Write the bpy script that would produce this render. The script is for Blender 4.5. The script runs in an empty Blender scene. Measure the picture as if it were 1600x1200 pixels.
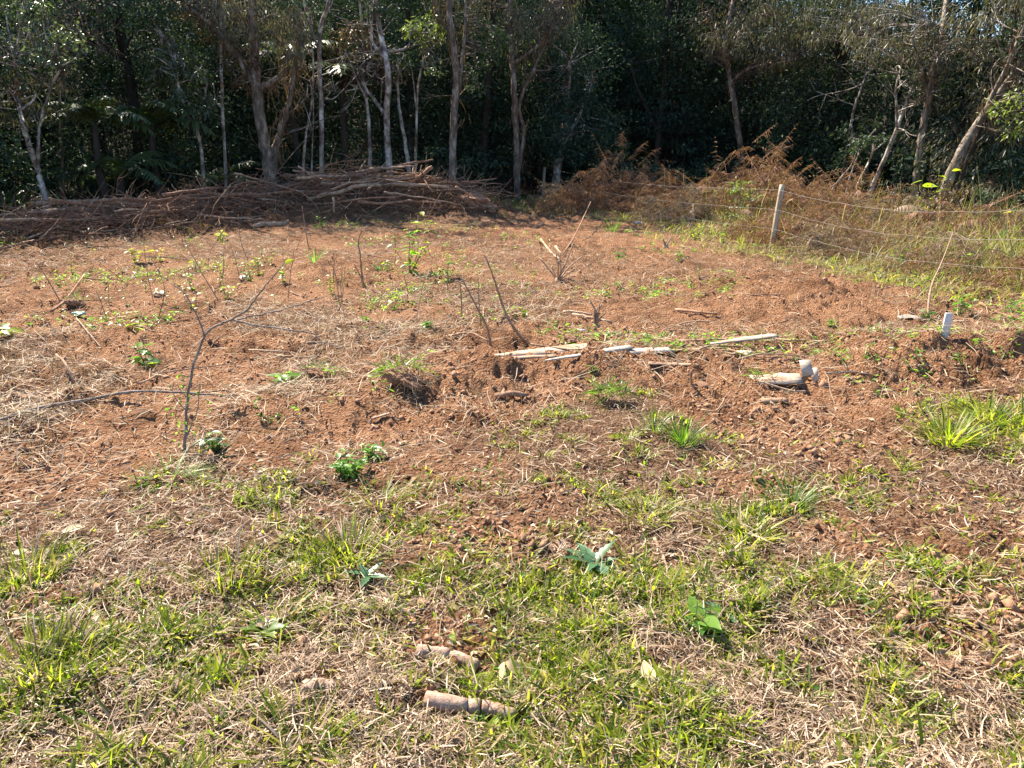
import bpy, math
import numpy as np
from mathutils import Vector, Matrix

# ------------------------------------------------------------------ camera, sky, sun, exposure
SC = bpy.context.scene
COL = SC.collection
F, TILT, CAMZ = 1209.0, math.radians(17.0), 1.62       # focal length in photo pixels, downward tilt, eye height
cam = bpy.data.cameras.new('camera'); cam.sensor_fit = 'HORIZONTAL'
cam.angle = 2 * math.atan(800 / F); cam.clip_start = 0.05; cam.clip_end = 2000
camo = bpy.data.objects.new('camera', cam); COL.objects.link(camo)
camo.location = (0, 0, CAMZ); camo.rotation_euler = (math.pi / 2 - TILT, 0, 0)
SC.camera = camo

SUN_EL, SUN_AZ = math.radians(47), math.radians(-40)   # azimuth from +Y, negative = left
world = bpy.data.worlds.new('World'); SC.world = world; world.use_nodes = True
wn = world.node_tree
sky = wn.nodes.new('ShaderNodeTexSky'); sky.sky_type = 'NISHITA'; sky.sun_disc = False
sky.sun_elevation = SUN_EL; sky.sun_rotation = SUN_AZ; sky.air_density = 1.0; sky.dust_density = 0.3; sky.ozone_density = 6.0
bg = wn.nodes['Background']; bg.inputs['Strength'].default_value = 0.085
wn.links.new(sky.outputs[0], bg.inputs['Color'])
sl = bpy.data.lights.new('sun', 'SUN'); sl.energy = 5.0; sl.angle = math.radians(0.55); sl.color = (1.0, 0.90, 0.75)
so = bpy.data.objects.new('sun', sl); COL.objects.link(so)
sdir = Vector((math.sin(SUN_AZ) * math.cos(SUN_EL), math.cos(SUN_AZ) * math.cos(SUN_EL), math.sin(SUN_EL)))
so.rotation_euler = (-sdir).to_track_quat('-Z', 'Y').to_euler(); so.location = (-20, 30, 40)
vs = SC.view_settings
vs.view_transform = 'Standard'; vs.look = 'None'; vs.gamma = 1.0; vs.use_curve_mapping = False; vs.exposure = 1.68
SC.render.engine = 'CYCLES'
SC.cycles.max_bounces = 5; SC.cycles.diffuse_bounces = 3; SC.cycles.glossy_bounces = 2
SC.cycles.transmission_bounces = 4; SC.cycles.transparent_max_bounces = 4

R = np.random.default_rng(7)

# ------------------------------------------------------------------ noise
def _h(i, j, s):
    h = (i.astype(np.int64) * 374761393 + j.astype(np.int64) * 668265263 + s * 982451653) & 0xffffffff
    h = ((h ^ (h >> 13)) * 1274126177) & 0xffffffff
    return ((h ^ (h >> 16)) & 0xffffff) / float(0xffffff)
def vn(x, y, s=0):
    x = np.asarray(x, float); y = np.asarray(y, float)
    i = np.floor(x); j = np.floor(y); u = x - i; v = y - j
    u = u * u * (3 - 2 * u); v = v * v * (3 - 2 * v)
    a = _h(i, j, s); b = _h(i + 1, j, s); c = _h(i, j + 1, s); d = _h(i + 1, j + 1, s)
    return (a * (1 - u) + b * u) * (1 - v) + (c * (1 - u) + d * u) * v
def fbm(x, y, f, o=3, s=0):
    t = 0; a = 1; n = 0
    for k in range(o):
        t = t + a * vn(x * f + 17.3 * k, y * f - 9.1 * k, s + k); n += a; a *= .5; f *= 2.03
    return t / n
def sst(a, b, x):
    t = np.clip((x - a) / (b - a), 0, 1); return t * t * (3 - 2 * t)

# ------------------------------------------------------------------ pixel of the photograph -> ray
CT, ST = math.cos(TILT), math.sin(TILT)
def ray(px, py):
    X = (px - 800) / F; Y = -(py - 600) / F
    return np.array([X, CT + Y * ST, -ST + Y * CT])
def pix(px, py, Y):                      # point of that ray at distance Y into the scene
    d = ray(px, py); return np.array([0, 0, CAMZ]) + d * (Y / d[1])
def flat(px, py):
    d = ray(px, py); t = CAMZ / -d[2]; return d[0] * t, d[1] * t

# ------------------------------------------------------------------ where lawn, bare soil and fence grass lie (world space)
_b = np.array([flat(*p) for p in [(-300, 830), (0, 790), (150, 765), (250, 735), (400, 715), (520, 705), (640, 705), (700, 690), (800, 660),
      (850, 635), (950, 608), (1020, 625), (1100, 670), (1200, 690), (1390, 690), (1430, 625), (1480, 608), (1600, 612), (1900, 612)]])
def lawn_edge(x): return np.interp(x, _b[:, 0], _b[:, 1])
FA = np.array([pix(1205, 382, 13.2)[0], 13.2]); FB = np.array([pix(848, 312, 26.0)[0], 26.0])
FDIR = (FA - FB) / np.linalg.norm(FA - FB); FN = np.array([-FDIR[1], FDIR[0]])     # FN points away from the lot
if FN[0] < 0: FN = -FN
def fence_d(x, y): return (x - FA[0]) * FN[0] + (y - FA[1]) * FN[1]
def lawn(x, y):
    j = (fbm(x, y, 2.2, 3, 5) - .5) * .9
    return sst(-.28, .30, lawn_edge(x) + j - y)
def spots(x, y, L):
    t = 0
    for px, py, r in L:
        cx, cy = flat(px, py); t = np.maximum(t, np.exp(-(((x - cx) / r) ** 2 + ((y - cy) / r) ** 2)))
    return t
BARE = [(745, 830, .40), (1500, 850, .42), (1330, 835, .32), (1560, 960, .30), (700, 735, .36), (90, 735, .55), (1180, 770, .2), (850, 790, .25),
        (500, 820, .12), (1460, 1000, .2), (700, 1000, .22), (380, 1010, .15), (1260, 700, .35), (620, 760, .3), (60, 960, .2)]
GREEN = [(330, 840, .34), (550, 850, .36), (450, 775, .32), (900, 655, .3), (1060, 665, .35), (1150, 830, .32), (1500, 650, .6), (1250, 790, .2),
         (900, 950, .3), (1150, 950, .25), (1100, 1120, .45), (1450, 1120, .4), (1300, 940, .25), (850, 1120, .25), (100, 870, .35), (60, 1050, .3),
         (200, 1080, .3), (330, 930, .25), (1000, 790, .22), (1400, 880, .2), (960, 620, .3), (260, 770, .25), (330, 1130, .3)]
def bare(x, y): return np.clip(spots(x, y, BARE) * (.5 + 1.1 * fbm(x, y, 3.5, 3, 31)), 0, 1)
def green(x, y): return np.clip((.12 + .68 * spots(x, y, GREEN)) * sst(.42, .64, fbm(x, y, 4.2, 3, 77)) * 1.5, 0, 1)
def fence_grass(x, y):
    d = fence_d(x, y) + (fbm(x, y, .7, 3, 12) - .5) * 1.6
    near = sst(8.0, 8.8, y + (fbm(x, y, 1.1, 2, 3) - .5))
    return sst(-1.5, -.4, d) * near
PILE = np.array([pix(-40, 400, 12.6)[:2], pix(200, 372, 15.2)[:2], pix(420, 350, 17.6)[:2], pix(580, 340, 18.6)[:2], pix(740, 336, 19.6)[:2]])
def pile_d(x, y):                        # distance to the brush heap's line and position along it
    best = np.full(np.shape(x), 1e9); tt = np.zeros(np.shape(x))
    for k in range(len(PILE) - 1):
        a, b = PILE[k], PILE[k + 1]; ab = b - a; L = ab @ ab
        t = np.clip(((x - a[0]) * ab[0] + (y - a[1]) * ab[1]) / L, 0, 1)
        d = np.hypot(x - a[0] - t * ab[0], y - a[1] - t * ab[1])
        m = d < best; best = np.where(m, d, best); tt = np.where(m, k + t, tt)
    return best, tt
_edge = np.array([pix(-200, 380, 14.6)[:2], pix(75, 357, 17.0)[:2], pix(350, 320, 20.8)[:2], pix(620, 300, 22)[:2], pix(850, 300, 26)[:2],
                  pix(1200, 290, 27.0)[:2], pix(1430, 285, 21)[:2], pix(1600, 285, 18)[:2], pix(1900, 300, 15.5)[:2]])
def wood_y(x): return np.interp(x, _edge[:, 0], _edge[:, 1])
_rx = np.array([flat(*p) for p in [(-200, 690), (100, 680), (350, 655), (560, 640), (760, 600), (950, 580), (1150, 585), (1330, 580), (1450, 565), (1550, 567), (1800, 567)]])
def H(x, y):
    x = np.asarray(x, float); y = np.asarray(y, float)
    z = (fbm(x, y, .25, 2, 1) - .5) * .14
    L = lawn(x, y); wood = sst(-1.0, 1.5, y - wood_y(x)); soil = (1 - L) * (1 - wood)
    ry = np.interp(x, _rx[:, 0], _rx[:, 1]) + (fbm(x, y, .8, 2, 9) - .5) * .5
    amp = np.interp(x, [-6, -2.5, -1, 1, 2.6, 3.4, 6], [.05, .06, .09, .08, .08, .22, .26])
    d = y - ry
    z = z + amp * np.where(d < 0, np.exp(-(d / .22) ** 2), np.exp(-(d / .62) ** 2)) * (.6 + .8 * fbm(x, y, 1.6, 2, 14))
    b1 = np.abs(fbm(x, y, 3.1, 2, 40) - .5); b2 = np.abs(vn(x * 9, y * 9, 41) - .5); b3 = np.abs(vn(x * 21, y * 21, 42) - .5); b4 = vn(x * 43, y * 43, 43) - .5
    rough = .55 + .9 * sst(.35, .7, fbm(x, y, .6, 2, 44))
    z = z + soil * rough * (.20 * b1 + .066 * b2 + .042 * b3 + .016 * b4 + .010 * (vn(x * 77, y * 77, 45) - .5) - .03)
    drag = x * .22 + y                                               # scraped furrows left by the clearing
    z = z + soil * .036 * sst(.40, .62, fbm(x, y, .45, 2, 46)) * (np.abs(fbm(x * .16, drag, 5.5, 2, 47) - .5) * 2 - .4)
    z = z + L * (.07 * (fbm(x, y, 2.0, 2, 50) - .5) + .034 * vn(x * 9, y * 9, 51) + .020 * vn(x * 27, y * 27, 52) * (1 + bare(x, y)))
    pd, pt = pile_d(x, y)
    ph = np.interp(pt, [0, 1, 2, 3, 4], [.12, .26, .5, .7, .4])
    z = z + ph * np.exp(-(pd / .95) ** 2) * (.7 + .6 * fbm(x, y, 1.2, 2, 60))
    far = np.clip(y - 31, 0, None) * (.46 - .30 * sst(12, 22, x))
    z = z + np.minimum(far, 15) * sst(28, 34, y) + wood * .25 * (fbm(x, y, .5, 3, 61) - .5)
    return z
def h1(x, y): return float(H(np.array([x]), np.array([y]))[0])
def gp(px, py):                          # ground point seen at that pixel
    d = ray(px, py); z = 0.0
    for _ in range(6):
        t = (CAMZ - z) / max(-d[2], .02); z = .5 * z + .5 * h1(d[0] * t, d[1] * t)
    return np.array([d[0] * t, d[1] * t, h1(d[0] * t, d[1] * t)])

# ------------------------------------------------------------------ mesh helpers
class MB:
    def __init__(s): s.v = []; s.t = []; s.q = []; s.n = 0
    def add(s, v, t=None, q=None):
        v = np.asarray(v, float).reshape(-1, 3)
        if t is not None and len(t): s.t.append(np.asarray(t, np.int64).reshape(-1, 3) + s.n)
        if q is not None and len(q): s.q.append(np.asarray(q, np.int64).reshape(-1, 4) + s.n)
        s.v.append(v); s.n += len(v); return s
    def mesh(s, name, mat, origin=(0, 0, 0), smooth=False):
        me = bpy.data.meshes.new(name)
        v = np.concatenate(s.v) - np.asarray(origin, float)
        t = np.concatenate(s.t) if s.t else np.zeros((0, 3), int); q = np.concatenate(s.q) if s.q else np.zeros((0, 4), int)
        me.vertices.add(len(v)); me.vertices.foreach_set('co', v.astype(np.float32).ravel())
        loops = np.concatenate([t.ravel(), q.ravel()]).astype(np.int32)
        me.loops.add(len(loops)); me.loops.foreach_set('vertex_index', loops)
        tot = np.concatenate([np.full(len(t), 3), np.full(len(q), 4)]).astype(np.int32)
        st = np.concatenate([[0], np.cumsum(tot)[:-1]]).astype(np.int32) if len(tot) else np.zeros(0, np.int32)
        me.polygons.add(len(tot)); me.polygons.foreach_set('loop_start', st); me.polygons.foreach_set('loop_total', tot)
        if smooth: me.polygons.foreach_set('use_smooth', np.ones(len(tot), bool))
        me.update(calc_edges=True); me.validate(); me.materials.append(mat)
        return me
    def build(s, name, mat, parent=None, origin=None, smooth=False, kind=None):
        if origin is None: origin = parent.location if parent is not None else (0, 0, 0)
        o = bpy.data.objects.new(name, s.mesh(name, mat, origin, smooth)); COL.objects.link(o)
        if parent is not None: o.parent = parent
        else: o.location = origin
        if kind: o['kind'] = kind
        return o
def tag(o, label, cat, group=None, kind=None):
    o['label'] = label; o['category'] = cat
    if group: o['group'] = group
    if kind: o['kind'] = kind
    return o
def thing(name, loc, label, cat, group=None):
    o = bpy.data.objects.new(name, None); COL.objects.link(o); o.location = [float(c) for c in loc]; o.empty_display_size = .1
    return tag(o, label, cat, group)
def copy_tree(o, parent=None):
    c = o.copy(); COL.objects.link(c); c.parent = parent
    for ch in o.children: copy_tree(ch, c)
    return c
def inst(name, mesh, parent=None, M=None):
    o = bpy.data.objects.new(name, mesh); COL.objects.link(o)
    if parent is not None: o.parent = parent
    if M is not None: o.matrix_local = M
    return o
def nrm(a):
    a = np.asarray(a, float); return a / np.maximum(np.linalg.norm(a, axis=-1, keepdims=True), 1e-9)
def spl(pts, m=4):                       # smooth polyline
    p = np.asarray(pts, float)
    if len(p) < 3: return np.array([p[0] + (p[-1] - p[0]) * t for t in np.linspace(0, 1, m + 1)])
    q = np.vstack([2 * p[0] - p[1], p, 2 * p[-1] - p[-2]]); out = []
    for i in range(1, len(q) - 2):
        for t in np.linspace(0, 1, m, endpoint=False):
            a, b, c, d = q[i - 1:i + 3]
            out.append(.5 * (2 * b + (c - a) * t + (2 * a - 5 * b + 4 * c - d) * t * t + (3 * b - a - 3 * c + d) * t ** 3))
    return np.array(out + [p[-1]])
def tube(mb, pts, rad, k=6, rough=0, caps=True, rng=R):
    p = np.asarray(pts, float); n = len(p); rad = np.broadcast_to(np.asarray(rad, float), (n,))
    T = nrm(np.gradient(p, axis=0)); ref = np.array([0, 0, 1.]) if abs(T[:, 2]).mean() < .8 else np.array([1., 0, 0])
    S = nrm(np.cross(T, ref)); U = np.cross(S, T)
    a = np.linspace(0, 2 * np.pi, k, endpoint=False)
    r = rad[:, None] * (1 + rough * (rng.random((n, k)) - .5) * 2)
    v = p[:, None] + r[..., None] * (np.cos(a)[None, :, None] * S[:, None] + np.sin(a)[None, :, None] * U[:, None])
    i = np.arange(n - 1)[:, None] * k; j = np.arange(k)[None]; j2 = (j + 1) % k
    q = np.stack([i + j, i + j2, i + k + j2, i + k + j], -1).reshape(-1, 4)
    v = v.reshape(-1, 3); t = []
    if caps:
        v = np.vstack([v, p[:1], p[-1:]]); b = n * k
        t = [(b, (c + 1) % k, c) for c in range(k)] + [(b + 1, (n - 1) * k + c, (n - 1) * k + (c + 1) % k) for c in range(k)]
    mb.add(v, t, q)
def strips(mb, P, D, L, W, curl, nseg=3, side=None, prof=None):
    """blades: start P, unit direction D, length L, width W, curl = vector added * t^2"""
    P = np.asarray(P, float); n = len(P); D = nrm(D); L = np.broadcast_to(L, (n,)); W = np.broadcast_to(W, (n,))
    if side is None:
        a = R.random(n) * 6.283; rv = np.stack([np.cos(a), np.sin(a), .3 * (R.random(n) - .5)], 1); side = nrm(np.cross(D, rv) + rv * .001)
    t = np.linspace(0, 1, nseg + 1)
    if prof is None: prof = np.array([.75, 1, .85, .55, .3])[:nseg] if nseg <= 5 else 1 - t[:-1]
    c = P[:, None] + D[:, None] * (L[:, None] * t)[..., None] + curl[:, None] * (t ** 2)[None, :, None]
    w = (W[:, None] * .5 * np.asarray(prof)[None])[..., None] * side[:, None]
    lo = c[:, :-1] - w; hi = c[:, :-1] + w
    v = np.concatenate([np.stack([lo, hi], 2).reshape(n, -1, 3), c[:, -1:]], 1)      # 2*nseg+1 per blade
    m = 2 * nseg + 1; base = (np.arange(n) * m)[:, None]
    if nseg > 1:
        k = np.arange(nseg - 1) * 2
        q = np.stack([base + k, base + k + 1, base + k + 3, base + k + 2], -1).reshape(-1, 4)
    else: q = None
    b2 = base[:, 0] + 2 * (nseg - 1)
    tr = np.stack([b2, b2 + 1, b2 + 2], -1)
    mb.add(v.reshape(-1, 3), tr, q)
def leaves(mb, P, D, N, L, W, fold=.25):
    """small folded leaves: 4 corners each"""
    P = np.asarray(P, float); n = len(P); D = nrm(D); S = nrm(np.cross(D, N)); N = np.cross(S, D)
    L = np.broadcast_to(L, (n,))[:, None]; W = np.broadcast_to(W, (n,))[:, None]
    m = P + D * L * .45
    v = np.stack([P, m + S * W * .5 + N * W * fold, P + D * L - N * L * .12, m - S * W * .5 + N * W * fold], 1)
    b = np.arange(n)[:, None] * 4
    mb.add(v.reshape(-1, 3), np.concatenate([b + np.array([[0, 1, 2]]), b + np.array([[0, 2, 3]])]))
def rdir(n, rng=R):
    return nrm(rng.normal(size=(n, 3)))
def frame_mat(p, d, n, s):               # matrix: x axis along d, z near n, scale s
    d = nrm(d); y = nrm(np.cross(n, d)); z = np.cross(d, y); s = np.broadcast_to(s, (3,))
    M = Matrix.Identity(4)
    for i in range(3):
        M[i][0] = d[i] * s[0]; M[i][1] = y[i] * s[1]; M[i][2] = z[i] * s[2]; M[i][3] = p[i]
    return M
def leaf_mesh(name, mat, wid=.4, fold=.12, curl=.15, seg=7, wav=0, teeth=0, pw=1.0):
    t = np.linspace(0, 1, seg); w = wid * .5 * np.sin(np.pi * np.clip(t, .02, .985) ** (.75 * pw)) * (1 + teeth * (np.arange(seg) % 2 * 2 - 1))
    z = -curl * t ** 2 + wav * np.sin(t * 9)
    v = []
    for i in range(seg): v += [(t[i], -w[i], z[i] + fold * w[i] * 2), (t[i], 0, z[i]), (t[i], w[i], z[i] + fold * w[i] * 2 + wav * .4)]
    q = []
    for i in range(seg - 1):
        a = 3 * i; q += [(a, a + 3, a + 4, a + 1), (a + 1, a + 4, a + 5, a + 2)]
    return MB().add(v, None, q).mesh(name, mat, smooth=True)

# ------------------------------------------------------------------ materials
def nodes(name):
    m = bpy.data.materials.new(name); m.use_nodes = True; nt = m.node_tree
    return m, nt, nt.nodes['Principled BSDF'], nt.nodes['Material Output']
def ramp(nt, cols, fac):
    r = nt.nodes.new('ShaderNodeValToRGB'); e = r.color_ramp.elements
    while len(e) < len(cols): e.new(.5)
    for i, c in enumerate(cols):
        p, c = (c if isinstance(c[1], tuple) else (i / max(1, len(cols) - 1), c)); e[i].position = p; e[i].color = (*c, 1)
    nt.links.new(fac, r.inputs[0]); return r.outputs[0]
def island(nt):
    g = nt.nodes.new('ShaderNodeNewGeometry'); o = nt.nodes.new('ShaderNodeObjectInfo')
    a = nt.nodes.new('ShaderNodeMath'); a.operation = 'ADD'; f = nt.nodes.new('ShaderNodeMath'); f.operation = 'FRACT'
    nt.links.new(g.outputs['Random Per Island'], a.inputs[0]); nt.links.new(o.outputs['Random'], a.inputs[1]); nt.links.new(a.outputs[0], f.inputs[0])
    return f.outputs[0]
def noise(nt, scale, detail=4, coord='Object', rough=.6, vec=None, stretch=None):
    tc = nt.nodes.new('ShaderNodeTexCoord'); n = nt.nodes.new('ShaderNodeTexNoise'); src = tc.outputs[coord]
    if stretch:
        mp = nt.nodes.new('ShaderNodeMapping'); mp.inputs['Scale'].default_value = stretch; nt.links.new(src, mp.inputs[0]); src = mp.outputs[0]
    n.inputs['Scale'].default_value = scale; n.inputs['Detail'].default_value = detail; n.inputs['Roughness'].default_value = rough
    nt.links.new(src, n.inputs['Vector']); return n.outputs['Fac']
def bump(nt, b, h, strength=.5, dist=.01):
    n = nt.nodes.new('ShaderNodeBump'); n.inputs['Strength'].default_value = strength; n.inputs['Distance'].default_value = dist
    nt.links.new(h, n.inputs['Height']); nt.links.new(n.outputs[0], b.inputs['Normal'])
def leafmat(name, cols, transl=.3, rough=.5, spec=.4, tcol=1.6):
    m, nt, b, out = nodes(name); c = ramp(nt, cols, island(nt))
    nt.links.new(c, b.inputs['Base Color']); b.inputs['Roughness'].default_value = rough; b.inputs['Specular IOR Level'].default_value = spec
    if transl:
        tr = nt.nodes.new('ShaderNodeBsdfTranslucent'); mul = nt.nodes.new('ShaderNodeMixRGB'); mul.blend_type = 'MULTIPLY'; mul.inputs[0].default_value = 1
        mul.inputs[2].default_value = (tcol, tcol * 1.05, tcol * .55, 1); nt.links.new(c, mul.inputs[1]); nt.links.new(mul.outputs[0], tr.inputs[0])
        mx = nt.nodes.new('ShaderNodeMixShader'); mx.inputs[0].default_value = transl
        nt.links.new(b.outputs[0], mx.inputs[1]); nt.links.new(tr.outputs[0], mx.inputs[2]); nt.links.new(mx.outputs[0], out.inputs[0])
    return m
def barkmat(name, cols, scale=9, stretch=(1, 1, .35), bs=.6, bd=.02):
    m, nt, b, out = nodes(name); f = noise(nt, scale, 6, 'Object', .7, stretch=stretch)
    nt.links.new(ramp(nt, cols, f), b.inputs['Base Color']); b.inputs['Roughness'].default_value = .9; b.inputs['Specular IOR Level'].default_value = .2
    bump(nt, b, noise(nt, scale * 3, 5, 'Object', .7, stretch=stretch), bs, bd); return m
def dirtmat(name, cols, scale=14, bs=.8, bd=.01):
    return barkmat(name, cols, scale, None, bs, bd)

# ground: red soil, dry litter under the lawn, dark leaf mould in the wood (blend weights are vertex attributes)
def groundmat():
    m, nt, b, out = nodes('ground_soil')
    n1 = noise(nt, 1.3, 5, 'Object', .65); n2 = noise(nt, 22, 6, 'Object', .75); n3 = noise(nt, 90, 4, 'Object', .7)
    red = ramp(nt, [(.32, (.15, .068, .033)), (.46, (.345, .178, .094)), (.64, (.48, .285, .168))], n2)
    red2 = ramp(nt, [(.36, (.58, .52, .48)), (.5, (.97, .93, .90)), (.62, (1.10, 1.07, 1.04))], n1)
    mu = nt.nodes.new('ShaderNodeMixRGB'); mu.blend_type = 'MULTIPLY'; mu.inputs[0].default_value = 1
    nt.links.new(red, mu.inputs[1]); nt.links.new(red2, mu.inputs[2])
    lit = ramp(nt, [(.3, (.075, .040, .023)), (.5, (.21, .115, .067)), (.7, (.36, .225, .142))], n2)
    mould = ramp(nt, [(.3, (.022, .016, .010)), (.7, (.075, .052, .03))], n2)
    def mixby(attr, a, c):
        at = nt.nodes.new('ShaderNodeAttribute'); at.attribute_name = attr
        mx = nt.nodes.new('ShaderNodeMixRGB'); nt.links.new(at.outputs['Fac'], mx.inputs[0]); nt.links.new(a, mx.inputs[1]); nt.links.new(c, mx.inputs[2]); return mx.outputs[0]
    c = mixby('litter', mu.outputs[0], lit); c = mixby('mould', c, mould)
    nt.links.new(c, b.inputs['Base Color']); b.inputs['Roughness'].default_value = .95; b.inputs['Specular IOR Level'].default_value = .1
    ad = nt.nodes.new('ShaderNodeMath'); ad.operation = 'ADD'; nt.links.new(n2, ad.inputs[0]); nt.links.new(n3, ad.inputs[1])
    vo = nt.nodes.new('ShaderNodeTexVoronoi'); vo.inputs['Scale'].default_value = 55; vt = nt.nodes.new('ShaderNodeTexCoord'); nt.links.new(vt.outputs['Object'], vo.inputs['Vector'])
    sb = nt.nodes.new('ShaderNodeMath'); sb.operation = 'SUBTRACT'; nt.links.new(ad.outputs[0], sb.inputs[0]); nt.links.new(vo.outputs['Distance'], sb.inputs[1])
    bump(nt, b, sb.outputs[0], 1.0, .045); return m
G_MAT = groundmat()
SOIL = dirtmat('soil_clod', [(.28, (.17, .082, .044)), (.48, (.35, .19, .11)), (.7, (.48, .295, .19))], 25)
CLAY = dirtmat('pressed_clay', [(.34, (.22, .12, .075)), (.48, (.38, .25, .18)), (.64, (.46, .33, .255))], 22, .8, .008)
STRAW = leafmat('dry_straw', [(.09, .05, .028), (.32, .21, .13), (.46, .33, .215), (.16, .095, .055), (.62, .48, .335), (.11, .064, .036), (.25, .155, .09), (.74, .60, .445)], .15, .6, .3, 1.1)
STRAW_F = leafmat('field_straw', [(.22, .13, .075), (.38, .26, .16), (.46, .35, .23), (.18, .11, .065), (.55, .45, .32)], .12, .65, .25, 1.1)
GRASS = leafmat('green_grass', [(.045, .08, .009), (.10, .155, .012), (.21, .27, .02), (.36, .40, .035), (.065, .11, .014), (.42, .36, .08), (.08, .13, .014)], .45, .45, .3, 2.1)
GRASS_D = leafmat('deep_green_grass', [(.035, .085, .012), (.06, .13, .018), (.10, .18, .025), (.16, .23, .035)], .45, .4, .5, 2.2)
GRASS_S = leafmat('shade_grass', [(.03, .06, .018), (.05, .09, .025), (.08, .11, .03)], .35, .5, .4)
GRASS_T = leafmat('tall_fence_grass', [(.10, .16, .025), (.30, .21, .12), (.17, .23, .04), (.42, .34, .22), (.09, .14, .025), (.24, .15, .085), (.20, .25, .05), (.34, .25, .15), (.13, .19, .03)], .4, .5, .35, 1.7)
WEED = leafmat('weed_leaf', [(.05, .15, .015), (.09, .21, .022), (.15, .27, .035), (.22, .33, .05)], .5, .4, .5, 2.2)
WEED_Y = leafmat('yellow_green_leaf', [(.20, .26, .02), (.30, .34, .03), (.14, .22, .02)], .5, .4, .5, 2.0)
ROSE = leafmat('bluish_weed_leaf', [(.06, .15, .06), (.10, .21, .09), (.05, .12, .035)], .3, .35, .6, 1.6)
DARK = leafmat('dark_tree_leaf', [(.022, .047, .030), (.037, .068, .041), (.058, .092, .058), (.030, .055, .042)], .12, .7, .12)
MID = leafmat('mid_tree_leaf', [(.028, .052, .026), (.046, .078, .038), (.070, .104, .056), (.038, .058, .038)], .18, .62, .2)
GLOSS = leafmat('glossy_tree_leaf', [(.045, .075, .035), (.08, .115, .055), (.12, .15, .085), (.06, .085, .05)], .3, .36, .55)
GREY = leafmat('grey_tree_leaf', [(.075, .075, .048), (.12, .115, .075), (.17, .155, .105), (.09, .08, .055)], .3, .45, .5, 1.3)
BROWNL = leafmat('brown_tree_leaf', [(.055, .034, .02), (.10, .062, .034), (.15, .095, .055), (.08, .06, .03)], .3, .5, .4, 1.3)
YEL = leafmat('lime_tree_leaf', [(.10, .16, .03), (.15, .20, .05), (.20, .23, .09)], .4, .4, .5, 1.8)
FERN = leafmat('tree_fern_leaf', [(.05, .08, .03), (.075, .11, .04), (.10, .13, .055)], .3, .45, .4)
DEADF = leafmat('dead_fern', [(.14, .07, .042), (.23, .115, .07), (.31, .175, .11), (.11, .055, .034), (.38, .24, .16)], .25, .7, .2, 1.3)
DEADG = leafmat('pale_dead_fern', [(.20, .13, .09), (.30, .21, .15), (.38, .29, .21), (.15, .09, .06)], .25, .7, .2, 1.3)
MOSS = leafmat('hanging_moss', [(.10, .055, .03), (.16, .09, .05), (.20, .13, .08), (.09, .07, .045)], .2, .8, .1, 1.2)
BARK = barkmat('mottled_bark', [(.30, (.06, .046, .036)), (.44, (.16, .125, .10)), (.52, (.34, .29, .24)), (.62, (.60, .55, .48))], 5, (1, 1, .7))
BARK_B = barkmat('brown_bark', [(.3, (.05, .038, .028)), (.48, (.145, .112, .082)), (.62, (.36, .30, .235))], 9)
BARK_D = barkmat('dark_bark', [(.3, (.02, .016, .013)), (.6, (.06, .047, .036)), (.8, (.11, .09, .07))], 8)
BARK_R = barkmat('reddish_bark', [(.3, (.06, .038, .027)), (.5, (.165, .115, .083)), (.62, (.36, .29, .225))], 9)
LOG = barkmat('cut_branch_bark', [(.3, (.13, .068, .038)), (.5, (.30, .165, .098)), (.7, (.46, .30, .20))], 9, (1, 1, 1))
LOG_P = barkmat('pale_cut_branch', [(.3, (.22, .135, .085)), (.5, (.42, .29, .19)), (.72, (.58, .44, .31))], 9, (1, 1, 1))
LOG_D = barkmat('dark_cut_branch', [(.3, (.09, .05, .032)), (.52, (.22, .13, .085)), (.75, (.38, .25, .17))], 9, (1, 1, 1))
STEM = barkmat('grey_twig_bark', [(.3, (.10, .08, .065)), (.5, (.22, .18, .15)), (.7, (.42, .37, .32))], 30, (1, 1, .3), .4, .003)
STEM_B = barkmat('brown_stalk', [(.3, (.15, .085, .05)), (.5, (.30, .19, .12)), (.7, (.46, .33, .23))], 30, (1, 1, .3), .4, .003)
STEM_G = barkmat('green_stalk', [(.3, (.08, .12, .03)), (.7, (.16, .20, .06))], 30, (1, 1, .3), .3, .003)
CANE = barkmat('yellow_cane', [(.3, (.42, .27, .07)), (.7, (.60, .42, .14))], 12, (1, 1, .12), .4, .006)
POST = barkmat('fence_post_wood', [(.34, (.24, .19, .125)), (.47, (.40, .33, .23)), (.62, (.50, .43, .32))], 18, (1, 1, .10), .4, .006)
BOARD = barkmat('weathered_board', [(.38, (.20, .11, .065)), (.46, (.33, .225, .15)), (.53, (.44, .35, .26)), (.66, (.50, .43, .35))], 34, (.08, 1.4, 1.4), .4, .004)
BOARD_W = barkmat('pale_board', [(.36, (.26, .17, .11)), (.46, (.42, .35, .28)), (.66, (.50, .45, .39))], 34, (.08, 1.4, 1.4), .3, .003)
BOARD_D = barkmat('dirty_board', [(.3, (.16, .085, .05)), (.5, (.30, .19, .125)), (.8, (.46, .36, .27))], 8, (.35, 1.6, 1.6), .4, .004)
STAKE = barkmat('white_stake', [(.36, (.44, .36, .32)), (.46, (.64, .58, .54)), (.66, (.74, .71, .68))], 16, (1, 1, .3), .3, .003)
DRYL = leafmat('dry_leaf', [(.66, .50, .28), (.70, .55, .34), (.58, .42, .24)], .35, .5, .3, 1.2)
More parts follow.
